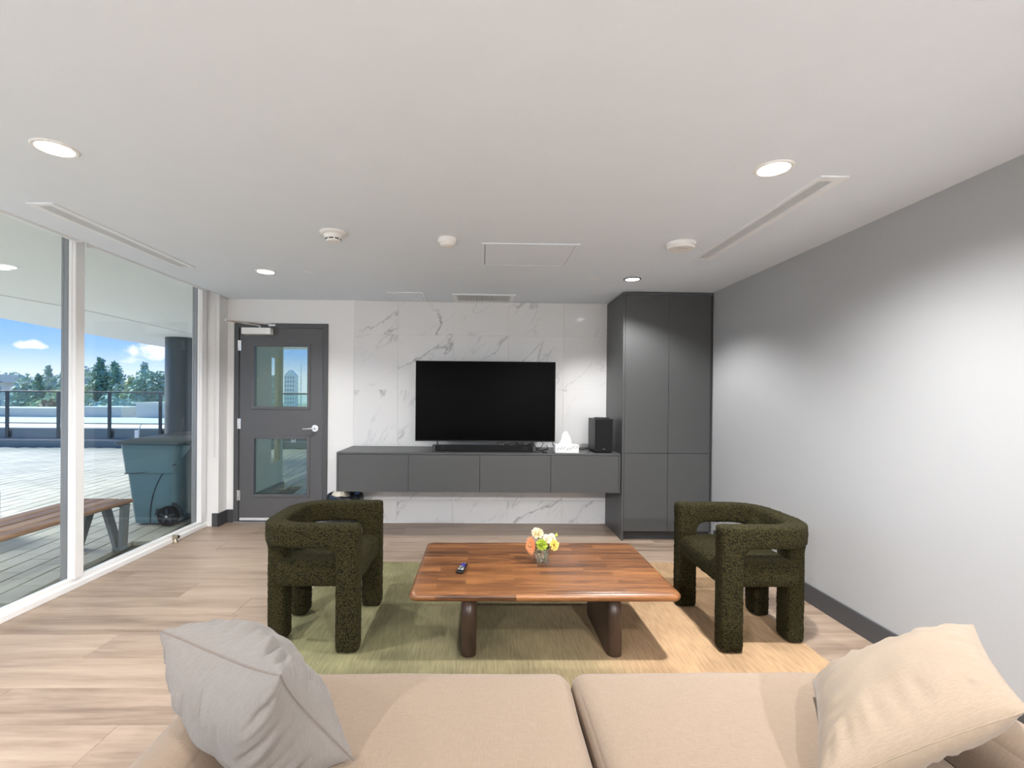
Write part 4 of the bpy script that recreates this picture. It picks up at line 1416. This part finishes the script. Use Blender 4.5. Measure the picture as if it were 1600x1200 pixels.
def make_armchair(name, label):
    """local frame: front is +X, width along Y, on z=0"""
    t = thing(name, label, 'armchair', (0, 0, 0), 'bouclé armchairs')
    fx, bx_ = 0.285, -0.285       # front and rear faces
    hw = 0.340                    # half width
    top, und = 0.688, 0.562
    th = 0.108
    mb = MB()
    # U-shaped arm and back band
    rc_ = 0.215
    def U(off, r):
        pts = [(fx, -hw + off)]
        for k in range(9):
            a = R(270 - 90 * k / 8)
            pts.append((bx_ + off + r + r * math.cos(a), -hw + off + r + r * math.sin(a)))
        for k in range(9):
            a = R(180 - 90 * k / 8)
            pts.append((bx_ + off + r + r * math.cos(a), hw - off - r + r * math.sin(a)))
        pts.append((fx, hw - off))
        return pts
    o_, i_ = U(0, rc_), U(th, rc_ - th * .75)
    n = len(o_)
    vo = [[mb.bm.verts.new((x, y, z)) for (x, y) in o_] for z in (und, top)]
    vi = [[mb.bm.verts.new((x, y, z)) for (x, y) in i_] for z in (und, top)]
    for k in range(n - 1):
        mb.bm.faces.new((vo[0][k], vo[0][k + 1], vo[1][k + 1], vo[1][k]))
        mb.bm.faces.new((vi[0][k], vi[0][k + 1], vi[1][k + 1], vi[1][k]))
        mb.bm.faces.new((vo[1][k], vo[1][k + 1], vi[1][k + 1], vi[1][k]))
        mb.bm.faces.new((vo[0][k], vo[0][k + 1], vi[0][k + 1], vi[0][k]))
    for k in (0, n - 1):
        mb.bm.faces.new((vo[0][k], vo[1][k], vi[1][k], vi[0][k]))
    # front legs flow up into the arms; fillet block under the arm
    for s in (-1, 1):
        ya, yb = sorted((s * hw, s * (hw - th)))
        mb.box(fx - 0.128, fx, ya, yb, 0, und + .05)
        mb.prism([(fx - .128, ya, und - .028), (fx - .128, ya, und + .03), (fx - .165, ya, und + .03), (fx - .155, ya, und - .006), (fx - .140, ya, und - .020)], (0, yb - ya, 0))
        # rear legs under the curve
        ra, rb = sorted((s * 0.235, s * 0.098))
        mb.box(bx_ + .035, bx_ + .135, ra, rb, 0, und + .05)
    me = remesh(mb, 0.0062, 60, 0.0030, 1.0)
    cut = und - 0.03

    def which(c):
        if c.z > cut:
            return 'backrest'
        return ('leg_a', 'leg_b', 'leg_c', 'leg_d')[(0 if c.x > 0 else 2) + (0 if c.y < 0 else 1)]
    parts = split_mesh(me, which, ['backrest', 'leg_a', 'leg_b', 'leg_c', 'leg_d'])
    for k in ('backrest', 'leg_a', 'leg_b', 'leg_c', 'leg_d'):
        nm = 'leg' if k.startswith('leg') else k
        parts[k].name = nm
        o = bpy.data.objects.new(nm, parts[k]); C.objects.link(o); o.parent = t
    sm = MB()
    sm.softbox(bx_ + .10, fx - .012, -hw + .040, hw - .040, .335, .478, .045, 12, crown=.012)
    se = remesh(sm, 0.0062, 16, 0.0030, 9.0)
    se.name = 'seat'
    se.materials.clear(); se.materials.append(M['boucle'])
    se.polygons.foreach_set('use_smooth', [True] * len(se.polygons))
    o = bpy.data.objects.new('seat', se); C.objects.link(o); o.parent = t
    return t


ac = make_armchair('armchair', 'olive green bouclé armchair nearer the window, facing across the coffee table')
ac.location = (-0.935, 2.905, 0.0128)
ac2 = dup(ac, (1.598, 2.905, 0.0128), math.pi, 'olive green bouclé armchair near the plain grey wall, facing the window')

# ------------------------------------------------------------------ sofa and pillows
so = thing('sofa', 'cream linen two-seat sofa in the foreground', 'sofa', (0.31, 1.1, 0))
MB().softbox(-0.80, 1.43, 0.50, 1.60, 0.09, 0.29, .03, 8).build('base', M['sofa'], so, smooth=60)
for (a, b_) in ((-0.635, 0.311), (0.315, 1.265)):
    MB().softbox(a, b_, 0.62, 1.675, 0.285, 0.447, .055, 22, crown=.022, amp=.004, fr=5).build('seat_cushion', M['sofa'], so, smooth=60)
for (a, b_) in ((-0.815, -0.638), (1.268, 1.445)):
    MB().softbox(a, b_, 0.48, 1.625, 0.08, 0.570, .075, 16, crown=.008, amp=.006, fr=5).build('arm', M['sofa'], so, smooth=60)
MB().softbox(-0.635, 1.265, 0.42, 0.63, 0.08, 0.70, .08, 12, amp=.004).build('backrest', M['sofa'], so, smooth=60)
for x in (-0.74, 1.37):
    for y_ in (0.56, 1.54):
        MB().cyl((x, y_, 0 if y_ < 1 else 0.0), (x, y_, 0.1), 0.022, 0.028, 16).build('leg', M['leg_wood'], so, smooth=40)


def pillow(name, label, corners, T, mt, seed, pinch=0.06, wr=0.019, bias=0.5):
    """four world corners in order round the seam; T = full thickness in the middle"""
    A, B, Cc, D = [Vector(c) for c in corners]
    ctr = (A + B + Cc + D) / 4
    t = thing(name, label, 'pillow', ctr)
    nrm = (B - A).cross(D - A).normalized()
    n = 64

    def mid(u, v):
        p = A * (1 - u) * (1 - v) + B * u * (1 - v) + Cc * u * v + D * (1 - u) * v
        uu, vv = 2 * u - 1, 2 * v - 1
        # edges bow inwards between the pointed corners
        du = ((B - A) * (1 - v) + (Cc - D) * v)
        dv = ((D - A) * (1 - u) + (Cc - B) * u)
        p -= du * (uu * (1 - vv * vv) * pinch * .5)
        p -= dv * (vv * (1 - uu * uu) * pinch * .5)
        return p

    def thick(u, v):
        uu, vv = abs(2 * u - 1), abs(2 * v - 1)
        f = max(0.0, (1 - uu ** 2.6)) * max(0.0, (1 - vv ** 2.6))
        return f ** 0.55

    def wrinkle(u, v, s):
        uu, vv = 2 * u - 1, 2 * v - 1
        e = max(abs(uu), abs(vv))
        w = math.exp(-((e - .80) / .22) ** 2)
        # creases run inwards from the seams
        if abs(uu) > abs(vv):
            f = noise.noise((vv * 8.0 + uu * .8, uu * 1.1, seed + s * 5))
        else:
            f = noise.noise((uu * 8.0 + vv * .8, vv * 1.1, seed + 9 + s * 5))
        return wr * w * f * 1.6 + wr * .7 * noise.noise((uu * 2.3, vv * 2.3, seed + 3 + s))
    mb = MB()
    grid = {}
    ts = [0.5 - 0.5 * math.cos(math.pi * i / n) for i in range(n + 1)]
    for s in (1, -1):
        for i in range(n + 1):
            for j in range(n + 1):
                edge = i in (0, n) or j in (0, n)
                if edge and s < 0:
                    grid[(s, i, j)] = grid[(1, i, j)]
                    continue
                u, v = ts[i], ts[j]
                p = mid(u, v)
                if not edge:
                    share = bias if s > 0 else 1 - bias
                    p = p + nrm * s * (T * share * thick(u, v) + wrinkle(u, v, s) * (1 - max(abs(2 * u - 1), abs(2 * v - 1)) ** 5))
                grid[(s, i, j)] = mb.bm.verts.new(p)
    for s in (1, -1):
        for i in range(n):
            for j in range(n):
                mb.bm.faces.new((grid[(s, i, j)], grid[(s, i + 1, j)], grid[(s, i + 1, j + 1)], grid[(s, i, j + 1)]))
    mb.build('cover', M[mt], t, smooth=75)
    loop = [(i / n, 0) for i in range(n)] + [(1, j / n) for j in range(n)] + [(1 - i / n, 1) for i in range(n)] + [(0, 1 - j / n) for j in range(n)]
    MB().tube([mid(u, v) for (u, v) in loop], .0026, 6, closed=True).build('seam', M['seam' if mt == 'pillow_l' else 'pillow_r'], t, smooth=60)
    return t


pillow('throw_pillow', 'linen throw pillow in its shaded tone leaning over the sofa arm on the window side',
       [(-0.83, 1.255, 0.785), (-0.42, 1.02, 0.805), (-0.315, 1.215, 0.475), (-0.72, 1.50, 0.56)], 0.275, 'pillow_l', 2.0, pinch=0.19, wr=0.024, bias=0.38)
pillow('throw_pillow', 'cream linen throw pillow in its lit tone lying over the sofa arm on the wall side',
       [(1.54, 1.465, 0.70), (1.235, 1.05, 0.705), (0.77, 1.07, 0.51), (1.06, 1.50, 0.505)], 0.20, 'pillow_r', 6.0, wr=0.011)

# ------------------------------------------------------------------ terrace outside
te = struct(MB().box(-20.5, 3.5, -3.0, 12.6, -0.25, -0.045).build('terrace', M['joint']), 'paved roof terrace outside the windows')
# pavers in rows, 7 degrees off the window line
ang = R(7.0)
dirv = Vector((-math.sin(ang), math.cos(ang)))
nrm_ = Vector((-math.cos(ang), -math.sin(ang)))
RW, RL = 0.180, 0.300
base_off = 2.705


def visible(x, y):
    if x < -3.06:
        return 2.4 < y < 12.45 and x > -1.06 * y - 0.2 and x > -12.4
    return 5.47 < y < 12.45 and -4.9 - (12.45 - y) * -0.32 < x < -0.20 * y


cells = []
for r_ in range(-28, 130):
    off = base_off - 0.18 * 14 + r_ * RW
    for c_ in range(-20, 60):
        s_ = c_ * RL + (RL / 2 if r_ % 2 else 0)
        p = nrm_ * (off + RW / 2) + dirv * (s_ + RL / 2)
        x, y_ = p.x, p.y
        seen = visible(x, y_)
        if seen or (-20.3 < x < -3.14 and -2.9 < y_ < 12.40) or (-2.8 < x < 1.5 and 5.6 < y_ < 12.40):
            if x > -3.2 and y_ < 7.35 and x < -2.75:
                continue
            cells.append((math.hypot(x, y_) + (0 if seen else 100), x, y_))
cells.sort()
pv_me = None
rotz = math.atan2(dirv.y, dirv.x) - math.pi / 2
rest = MB()
for k, (d_, x, y_) in enumerate(cells):
    if k < 290:
        if pv_me is None:
            o = MB().box(-RW / 2 + .0045, RW / 2 - .0045, -RL / 2 + .0025, RL / 2 - .0025, -0.044, 0, .004, 1).build('paver', M['paver'], None)
            pv_me = o.data
        else:
            o = bpy.data.objects.new('paver', pv_me); C.objects.link(o)
        o.parent = te
        o.location = (x, y_, random.uniform(-.0015, .0015))
        o.rotation_euler = (0, 0, rotz)
    else:
        ca, sa = math.cos(rotz), math.sin(rotz)
        z1 = random.uniform(-.0015, .0015)
        q = []
        for (u, v) in ((-1, -1), (1, -1), (1, 1), (-1, 1)):
            lx, ly = u * (RW / 2 - .007), v * (RL / 2 - .004)
            q.append((x + lx * ca - ly * sa, y_ + lx * sa + ly * ca, -0.044))
        rest.prism(q, (0, 0, 0.044 + z1))
ro = rest.build('far_pavers', M['paver'], te)
ro['kind'] = 'stuff'

# canopy soffit with curved edge
edge = [(-7.1, -2.0), (-7.3, 2.0), (-7.55, 5.0), (-7.80, 7.9), (-7.98, 9.27), (-8.08, 10.3), (-8.16, 11.4), (-8.2, 12.9)]
inner = [(-5.9, -2.0), (-5.95, 3.0), (-5.98, 6.1), (-5.84, 6.8), (-5.80, 7.5), (-5.80, 8.4), (-5.86, 9.6), (-5.9, 12.9)]
SZ = 2.60
sf = MB()
sf.prism([(x, y, SZ + .012) for (x, y) in inner] + [(-3.02, 12.9, SZ + .012), (-3.02, -2.0, SZ + .012)], (0, 0, .25))
soff = struct(sf.build('trim_3', M['soffit']), 'white canopy soffit over the terrace')
e2 = MB()
e2.prism([(x, y, SZ) for (x, y) in edge] + [(x, y, SZ) for (x, y) in reversed(inner)], (0, 0, .26))
e2.build('soffit_band', M['soffit'], soff)
lt = thing('canopy_downlight', 'white round downlight in the canopy soffit outside the window', 'ceiling light', (-4.60, 4.72, SZ + .012))
MB().lathe([(0.07, 0.0), (0.09, -.004), (0.092, .0), (0.07, .002), (0.07, 0)], (-4.60, 4.72, SZ + .012), 32).build('trim_ring', M['white_plastic'], lt, smooth=40)
MB().cyl((-4.60, 4.72, SZ + .010), (-4.60, 4.72, SZ + .0122), .07, n=32).build('lens', M['lens'], lt)

# column
tag(MB().cyl((-6.50, 10.52, -.04), (-6.50, 10.52, SZ), 0.31, n=40).build('column', M['column'], None, smooth=40), 'round dark slate column holding the canopy, behind the wheeled bins', 'column')

# parapet and railing
pp = MB()
pp.box(-20.5, 4, 12.60, 12.85, -.2, 0.49, .006, 1)
pp.box(-20.5, 4, 12.50, 12.62, -.2, 0.20, .01, 2)
par = struct(pp.build('wall_parapet', M['parapet']), 'slate blue parapet at the terrace edge')
MB().box(-20.5, 4, 12.49, 12.502, 0.165, 0.205, .002, 1).build('base_flashing', M['alu'], par)
rl = thing('terrace_railing', 'dark metal railing with glass panels along the far terrace edge', 'railing', (-8, 12.56, 0.25))
posts = [-19.975 + 1.297 * k for k in range(14)]
for x in posts:
    po = MB().box(x - .038, x + .038, 12.535, 12.575, 0.235, 1.42, .004, 1).build('post', M['rail'], rl)
    MB().box(x - .045, x + .075, 12.577, 12.598, 0.250, 0.425, .003, 1).build('mounting_plate', M['rail'], po)
MB().box(-20.4, -2.9, 12.53, 12.585, 1.405, 1.445, .004, 1).build('top_rail', M['rail'], rl)
MB().box(-20.4, -2.9, 12.545, 12.570, 0.600, 0.625, .003, 1).build('bottom_rail', M['rail'], rl)
for a, b_ in zip(posts, posts[1:]):
    MB().box(a + .045, b_ - .045, 12.552, 12.562, 0.625, 1.405).build('glass_panel', M['glass_rail'], rl)
ob = thing('outdoor_outlet', 'white weatherproof outlet on the parapet beyond the bins', 'outlet', (-8.83, 12.47, 0.34))
MB().box(-8.88, -8.78, 12.44, 12.49, 0.24, 0.45, .005, 1).build('box', M['white_plastic'], ob)
MB().tube([(-8.80, 12.47, .45), (-8.77, 12.48, .54), (-8.75, 12.5, .60)], .012, 8).build('conduit', M['alu_l'], ob)
o2 = thing('outdoor_outlet', 'white weatherproof outlet on the parapet seen through the lower door glass', 'outlet', (-4.84, 12.47, 0.22))
MB().box(-4.90, -4.78, 12.44, 12.489, 0.17, 0.30, .005, 1).build('box', M['white_plastic'], o2)
MB().cyl((-4.84, 12.438, .25), (-4.84, 12.442, .25), .018, n=12).build('socket', M['black'], o2)

# outside wall beyond the door, with a window opening
wo = sempty('wall_outer', (-3.0, 6.3, 0), 'olive grey outside wall beyond the door')
mb = MB()
mb.box(-3.075, -2.985, 5.46, 6.87, 0, SZ + .1)
mb.box(-3.075, -2.985, 7.18, 7.27, 0, SZ + .1)
mb.box(-3.075, -2.985, 6.87, 7.18, 0, 0.42)
mb.box(-3.075, -2.985, 6.87, 7.18, 1.94, SZ + .1)
bmesh.ops.remove_doubles(mb.bm, verts=mb.bm.verts, dist=.0001)
mb.build('wall_panel', M['outer_wall'], wo)
MB().box(-3.035, -3.027, 6.86, 7.19, 0.41, 1.95).build('pane', M['glass'], wo)
MB().box(-2.985, -2.965, 5.46, 7.28, 0, 0.10, .003, 1).build('wall_base', M['frame_grey'], wo)
tag(MB().box(-3.05, -2.955, 7.28, 12.45, -.04, 0.075, .006, 1).build('stone_curb', M['curb'], None), 'pale stone curb running across the terrace beyond the door', 'curb')
MB().box(-3.0, 2.6, 5.46, 9.0, SZ + .05, SZ + .3).build('soffit_panel', M['soffit'], soff)

# wheeled bins
def wheeled_bin(name, label, body_m, lid_m, loc):
    """local frame: narrow front towards -X, wheels at +X, origin on the ground under the middle"""
    t = thing(name, label, 'wheeled bin', (0, 0, 0), 'wheeled bins on the terrace')
    def sec(z):
        f = z / 0.86
        return (-0.205 - .085 * f, 0.225 + .065 * f, 0.205 + .060 * f)
    mb = MB()
    lev = [0.02, 0.05, 0.3, 0.55, 0.56, 0.86]
    rings = []
    for z in lev:
        x0, x1, hy = sec(z)
        if z > .555:
            x0 -= .016; hy += .014
        rings.append([mb.bm.verts.new((x, y_, z)) for (x, y_) in rrect(x0, x1, -hy, hy, .055, 5)])
    for A, B in zip(rings, rings[1:]):
        n = len(A)
        for k in range(n):
            mb.bm.faces.new((A[k], A[(k + 1) % n], B[(k + 1) % n], B[k]))
    mb.bm.faces.new(list(reversed(rings[0])))
    mb.bm.faces.new(rings[-1])
    mb.build('body', body_m, t, smooth=35)
    # curved ribs moulded on the sides
    for s in (-1, 1):
        pts = []
        for k in range(13):
            f = k / 12
            z = .03 + .60 * f
            pts.append((-.02 + .20 * f ** 2.2, s * (sec(z)[2] + .002), z))
        MB().tube(pts, .006, 6).build('rib', M['bin_d'], t, smooth=60)
        MB().tube([(-.26 + .53 * k / 10, s * (sec(.56)[2] + .006 + .004), .555 + .10 * (k / 10) ** 2) for k in range(11)], .006, 6).build('rib', M['bin_d'], t, smooth=60)
        # wheel arch
        arch = []
        for k in range(9):
            a = math.pi * k / 8
            arch.append((.175 + .145 * math.cos(a), s * (sec(.15)[2] + .002), .105 + .145 * math.sin(a)))
        MB().prism(arch, (0, -s * .03, 0)).build('wheel_arch', M['bin_d'], t)
        w = MB()
        yy = s * .235
        w.cyl((.185, yy - .022, .105), (.185, yy + .022, .105), .105, n=28)
        wo_ = w.build('wheel', M['black'], t, smooth=40)
        hb = MB()
        for k in range(5):
            a = 2 * math.pi * k / 5 + .3
            c_ = Vector((math.cos(a), 0, math.sin(a)))
            s_ = Vector((-math.sin(a), 0, math.cos(a))) * .014
            o0 = Vector((.185, yy + s * .0225, .105))
            hb.prism([o0 + c_ * .018 - s_, o0 + c_ * .076 - s_ * .8, o0 + c_ * .076 + s_ * .8, o0 + c_ * .018 + s_], (0, s * .008, 0))
        hb.build('spokes', M['bin_d'], wo_)
        MB().cyl((.185, yy + s * .022, .105), (.185, yy + s * .036, .105), .014, n=14).build('hub', M['chrome'], wo_, smooth=40)
    MB().cyl((.185, -.23, .105), (.185, .23, .105), .012, n=10).build('axle', M['blackm'], t)
    # lid: overhanging, domed
    lm = MB()
    rings = []
    for (gx, z) in ((.030, .860), (.045, .868), (.042, .885), (.0, .902), (-.07, .918), (-.16, .926)):
        x0, x1, hy = sec(.86)
        rings.append([lm.bm.verts.new((x, y_, z)) for (x, y_) in rrect(x0 - gx - .016, x1 + gx * .6, -hy - gx * .7 - .012, hy + gx * .7 + .012, .05, 5)])
    for A, B in zip(rings, rings[1:]):
        n = len(A)
        for k in range(n):
            lm.bm.faces.new((A[k], A[(k + 1) % n], B[(k + 1) % n], B[k]))
    lm.bm.faces.new(list(reversed(rings[0])))
    lm.bm.faces.new(rings[-1])
    lm.build('lid', lid_m, t, smooth=35)
    hn = MB()
    for s in (-1, 1):
        hn.prism([(.285, s * .19, .80), (.285, s * .19, .70), (.375, s * .19, .815), (.375, s * .19, .845), (.30, s * .19, .845)], (0, -s * .02, 0))
    hn.cyl((.368, -.19, .832), (.368, .19, .832), .015, n=12)
    hn.build('handle', body_m, t, smooth=40)
    t.location = loc
    return t


wheeled_bin('wheeled_bin', 'slate blue wheeled bin with dark lid outside the window, in front of the darker bin', M['bin'], M['bin_lid'], (-3.485, 5.36, 0.001))
wheeled_bin('wheeled_bin', 'dark grey wheeled bin half hidden behind the slate blue bin', M['bin_d'], M['bin_d'], (-3.56, 5.98, 0.001))

# bench outside
bn = thing('terrace_bench', 'wood-slatted terrace bench on grey metal legs outside the window', 'bench', (-3.40, 3.35, 0))
sx = -3.665
for k in range(4):
    w_ = 0.113
    MB().box(sx, sx + w_, 2.25, 4.43, 0.405, 0.440, .010 if k < 3 else .014, 3).build('slat', M['bench_wood'], bn, smooth=40)
    sx += 0.1295
for y_ in (2.45, 4.33):
    lm = MB().box(-3.66, -3.16, y_ - .03, y_ + .05, 0.388, 0.404)
    for s, xc in ((1, -3.20), (-1, -3.62)):
        for (xt, xb) in ((xc + s * .022, xc + s * .005), (xc - s * .150, xc - s * .035)):
            lm.prism([(xt - .018, y_ - .03, .392), (xt + .018, y_ - .03, .392), (xb + .016, y_ - .03, .012), (xb - .016, y_ - .03, .012)], (0, .075, 0))
        lm.box(xc - .062, xc + .03, y_ - .034, y_ + .052, 0.001, 0.026, .004, 1)
    lm.build('leg_frame', M['bench_leg'], bn)
tag(MB().box(-5.12, -4.72, 4.35, 4.80, 0.0, 0.43, .01, 2).build('planter_box', M['bench_leg'], None), 'grey box seat on the terrace at the frame edge behind the bench', 'planter')

# ------------------------------------------------------------------ the view beyond the railing
gd = struct(MB().box(-400, 300, 14, 600, -9.2, -9.0).build('ground', M['ground']), 'distant ground beyond the terrace')
tag(MB().box(-70, 6, 18, 42, -9, -0.5, .05, 1).build('roof_deck_building', M['roof_white'], None), 'flat white-roofed building right behind the railing', 'building')


def block(name, label, cat, x0, x1, y0, y1, z0, z1, m_):
    t = thing(name, label, cat, ((x0 + x1) / 2, (y0 + y1) / 2, z0))
    MB().box(x0, x1, y0, y1, z0, z1).build('wall', m_, t)
    MB().box(x0 - .1, x1 + .1, y0 - .1, y1 + .1, z1, z1 + .09).build('coping', M['roof_white'], t)
    return t


bk = block('rooftop_block', 'long white rooftop block with small dark vents beyond the railing', 'building', -43, -32.5, 38, 41.5, -0.5, 0.10, M['roof_white'])
for x in (-40.5, -37.6):
    MB().box(x, x + .9, 37.97, 38.02, -.45, -.33).build('vent', M['win_far'], bk)
block('rooftop_block', 'smaller white rooftop block beside the long one', 'building', -32.2, -28.5, 38.5, 41.5, -0.5, 0.22, M['roof_white'])
block('rooftop_block', 'white rooftop block seen just past the window mullion', 'building', -27.0, -23.8, 38, 41, -0.5, 0.62, M['roof_white'])
gb = MB()
gb.prism([(-36 + 22 * k / 12, 46, -1.4 + 1.5 * math.sin(math.pi * (.12 + .76 * k / 12))) for k in range(13)] + [(-14, 46, -9), (-36, 46, -9)], (0, 10, 0))
tag(gb.build('barrel_roof_hall', M['roof_grey'], None), 'low hall with a curved green-grey roof beyond the railing', 'building')


def far_house(name, label, x0, x1, y0, y1, z1, rows, cols, m_, roof=True):
    t = thing(name, label, 'building', ((x0 + x1) / 2, (y0 + y1) / 2, -9))
    MB().box(x0, x1, y0, y1, -9, z1).build('wall', m_, t)
    if roof:
        MB().prism([(x0 - .5, y0 - .5, z1), (x1 + .5, y0 - .5, z1), ((x0 + x1) / 2 + (x1 - x0) * .2, y0 - .5, z1 + 1.6), ((x0 + x1) / 2 - (x1 - x0) * .2, y0 - .5, z1 + 1.6)], (0, y1 - y0 + 1, 0)).build('roof', M['roof_grey'], t)
    w = (x1 - x0) / cols
    hgt = 2.6
    for r_ in range(rows):
        for c_ in range(cols):
            xa = x0 + w * (c_ + .25)
            za = z1 - .7 - r_ * hgt
            MB().box(xa, xa + w * .5, y0 - .06, y0 + .03, za - 1.4, za).build('window', M['win_far'], t)
    return t


far_house('apartment_house', 'pale apartment house between the far trees at the frame edge', -98, -90, 92, 98, 3.2, 3, 4, M['house'])
far_house('apartment_house', 'pale terrace of flats half hidden by trees', -84.5, -80, 98, 108, 2.6, 3, 3, M['house'])
far_house('grey_house', 'small grey house at the foot of the far trees', -66, -62.5, 74, 80, -1.0, 2, 2, M['tower'])
tw = far_house('apartment_tower', 'pale hazy apartment tower with a pointed top seen through the door glass', -122.5, -116.2, 300, 306, 13.5, 9, 4, M['tower'], False)
MB().prism([(-122.5, 300, 13.5), (-116.2, 300, 13.5), (-119.35, 300, 16.8)], (0, 6, 0)).build('gable', M['tower'], tw)
mt_ = MB()
for (a, b_) in ((-.5, 0), (.5, 0), (0, .5)):
    mt_.cyl((-112.3 + a, 300 + b_, -9), (-112.3 + a * .2, 300 + b_ * .2, 21), .16, .08, 6)
for z in range(-8, 21, 2):
    mt_.box(-112.8, -111.8, 299.95, 300.1, z, z + .15)
tag(mt_.build('lattice_mast', M['tower'], None), 'thin lattice mast beside the far tower in the door glass', 'mast')

lp = thing('street_lamp', 'pale street lamp with a curved arm among the far trees', 'street lamp', (-45.2, 60, -9))
MB().cyl((-45.2, 60, -9), (-45.2, 60, 1.0), .09, .06, 8).build('pole', M['alu_l'], lp)
MB().tube([(-45.2, 60, .8), (-45.8, 60, 1.0), (-46.6, 60, 1.05)], .05, 6).build('arm', M['alu_l'], lp)


def tree(x, y_, top, wid, kind, m_, label, seed, name):
    rg_ = random.Random(seed)
    t = thing(name, label, 'tree', (x, y_, -9), 'trees beyond the terrace')
    bot = -7.5
    h_ = top - bot
    MB().cyl((x, y_, -9), (x, y_, top - h_ * .12), .16 + h_ * .008, .03, 7).build('trunk', M['bark'], t)
    cr_ = MB()
    nleaf = 1500
    for k in range(nleaf):
        if kind == 'con':
            f = rg_.random() ** 0.75
            z = top - f * h_ * .92
            lay = .72 + .28 * math.sin(f * 34 + seed)
            rmax = 2.3 * wid * (.05 + .95 * f) * lay
            a = rg_.random() * 6.283
            rr2 = rmax * rg_.random() ** .5
            p = Vector((x + rr2 * math.cos(a), y_ + rr2 * math.sin(a), z - rr2 * .25 + rg_.gauss(0, .1)))
        else:
            while True:
                q = Vector((rg_.uniform(-1, 1), rg_.uniform(-1, 1), rg_.uniform(-1, 1)))
                if q.length < 1 - .22 * noise.noise(q * 2.3 + Vector((seed, 0, 0))):
                    break
            p = Vector((x + q.x * wid, y_ + q.y * wid, top - h_ * .36 + q.z * h_ * .36))
        u = Vector((rg_.gauss(0, 1), rg_.gauss(0, 1), rg_.gauss(0, .7))).normalized()
        s = u.orthogonal().normalized()
        L_ = rg_.uniform(.3, .65) * (0.7 + h_ * .03)
        cr_.tri(p - s * L_ * .5, p + s * L_ * .5, p + u * L_)
    cr_.build('foliage', m_, t)


# (image column guides only chose which tree stands where; x, y are metres)
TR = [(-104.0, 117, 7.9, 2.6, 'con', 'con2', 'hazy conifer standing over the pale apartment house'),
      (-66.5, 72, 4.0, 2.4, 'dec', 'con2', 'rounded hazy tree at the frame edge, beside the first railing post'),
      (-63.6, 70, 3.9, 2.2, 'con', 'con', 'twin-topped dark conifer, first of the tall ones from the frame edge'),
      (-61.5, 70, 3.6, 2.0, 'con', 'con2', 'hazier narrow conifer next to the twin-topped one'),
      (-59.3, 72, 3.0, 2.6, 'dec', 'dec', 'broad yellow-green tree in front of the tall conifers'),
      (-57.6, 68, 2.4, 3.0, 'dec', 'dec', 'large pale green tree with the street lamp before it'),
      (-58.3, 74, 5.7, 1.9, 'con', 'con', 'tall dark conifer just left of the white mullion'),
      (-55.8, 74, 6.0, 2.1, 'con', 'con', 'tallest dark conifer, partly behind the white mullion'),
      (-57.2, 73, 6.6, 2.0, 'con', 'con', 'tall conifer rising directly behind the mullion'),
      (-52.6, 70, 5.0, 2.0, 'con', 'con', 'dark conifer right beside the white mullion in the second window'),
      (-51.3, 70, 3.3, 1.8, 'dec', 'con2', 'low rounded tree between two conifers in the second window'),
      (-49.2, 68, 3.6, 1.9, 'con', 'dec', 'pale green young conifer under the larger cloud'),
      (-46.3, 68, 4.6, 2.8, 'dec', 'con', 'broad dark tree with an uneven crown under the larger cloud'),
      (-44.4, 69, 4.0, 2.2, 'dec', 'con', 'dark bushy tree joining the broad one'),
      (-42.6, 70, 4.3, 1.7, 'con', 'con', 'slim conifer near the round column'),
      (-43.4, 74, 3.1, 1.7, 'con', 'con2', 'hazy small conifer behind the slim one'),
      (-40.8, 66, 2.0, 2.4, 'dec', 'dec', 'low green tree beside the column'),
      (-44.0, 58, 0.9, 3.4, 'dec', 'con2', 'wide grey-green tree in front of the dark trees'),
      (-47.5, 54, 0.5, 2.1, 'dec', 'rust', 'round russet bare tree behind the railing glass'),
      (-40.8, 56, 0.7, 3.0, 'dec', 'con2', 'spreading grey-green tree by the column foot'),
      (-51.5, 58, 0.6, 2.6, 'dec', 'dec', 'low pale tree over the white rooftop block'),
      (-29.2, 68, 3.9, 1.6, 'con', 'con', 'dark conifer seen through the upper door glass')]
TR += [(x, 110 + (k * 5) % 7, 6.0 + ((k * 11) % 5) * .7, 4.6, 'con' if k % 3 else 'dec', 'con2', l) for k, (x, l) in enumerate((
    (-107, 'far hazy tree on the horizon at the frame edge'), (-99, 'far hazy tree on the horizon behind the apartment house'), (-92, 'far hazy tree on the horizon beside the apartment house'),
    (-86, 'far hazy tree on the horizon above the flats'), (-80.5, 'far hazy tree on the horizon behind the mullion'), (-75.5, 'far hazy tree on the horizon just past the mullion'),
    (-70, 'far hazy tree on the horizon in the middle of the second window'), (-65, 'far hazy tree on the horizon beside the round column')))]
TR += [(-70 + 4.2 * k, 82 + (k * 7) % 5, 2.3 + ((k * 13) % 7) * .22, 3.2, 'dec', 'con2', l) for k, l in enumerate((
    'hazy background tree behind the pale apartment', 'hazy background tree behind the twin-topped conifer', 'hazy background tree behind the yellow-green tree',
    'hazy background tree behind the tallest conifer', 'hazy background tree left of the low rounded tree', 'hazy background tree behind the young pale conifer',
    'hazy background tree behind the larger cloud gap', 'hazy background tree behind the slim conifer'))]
for k, (x, y_, top, wid, kind, m_, lab) in enumerate(TR):
    tree(x, y_, top, wid, kind, M[m_], lab, k + 1, 'conifer' if kind == 'con' else 'leafy_tree')

bpy.context.view_layer.update()
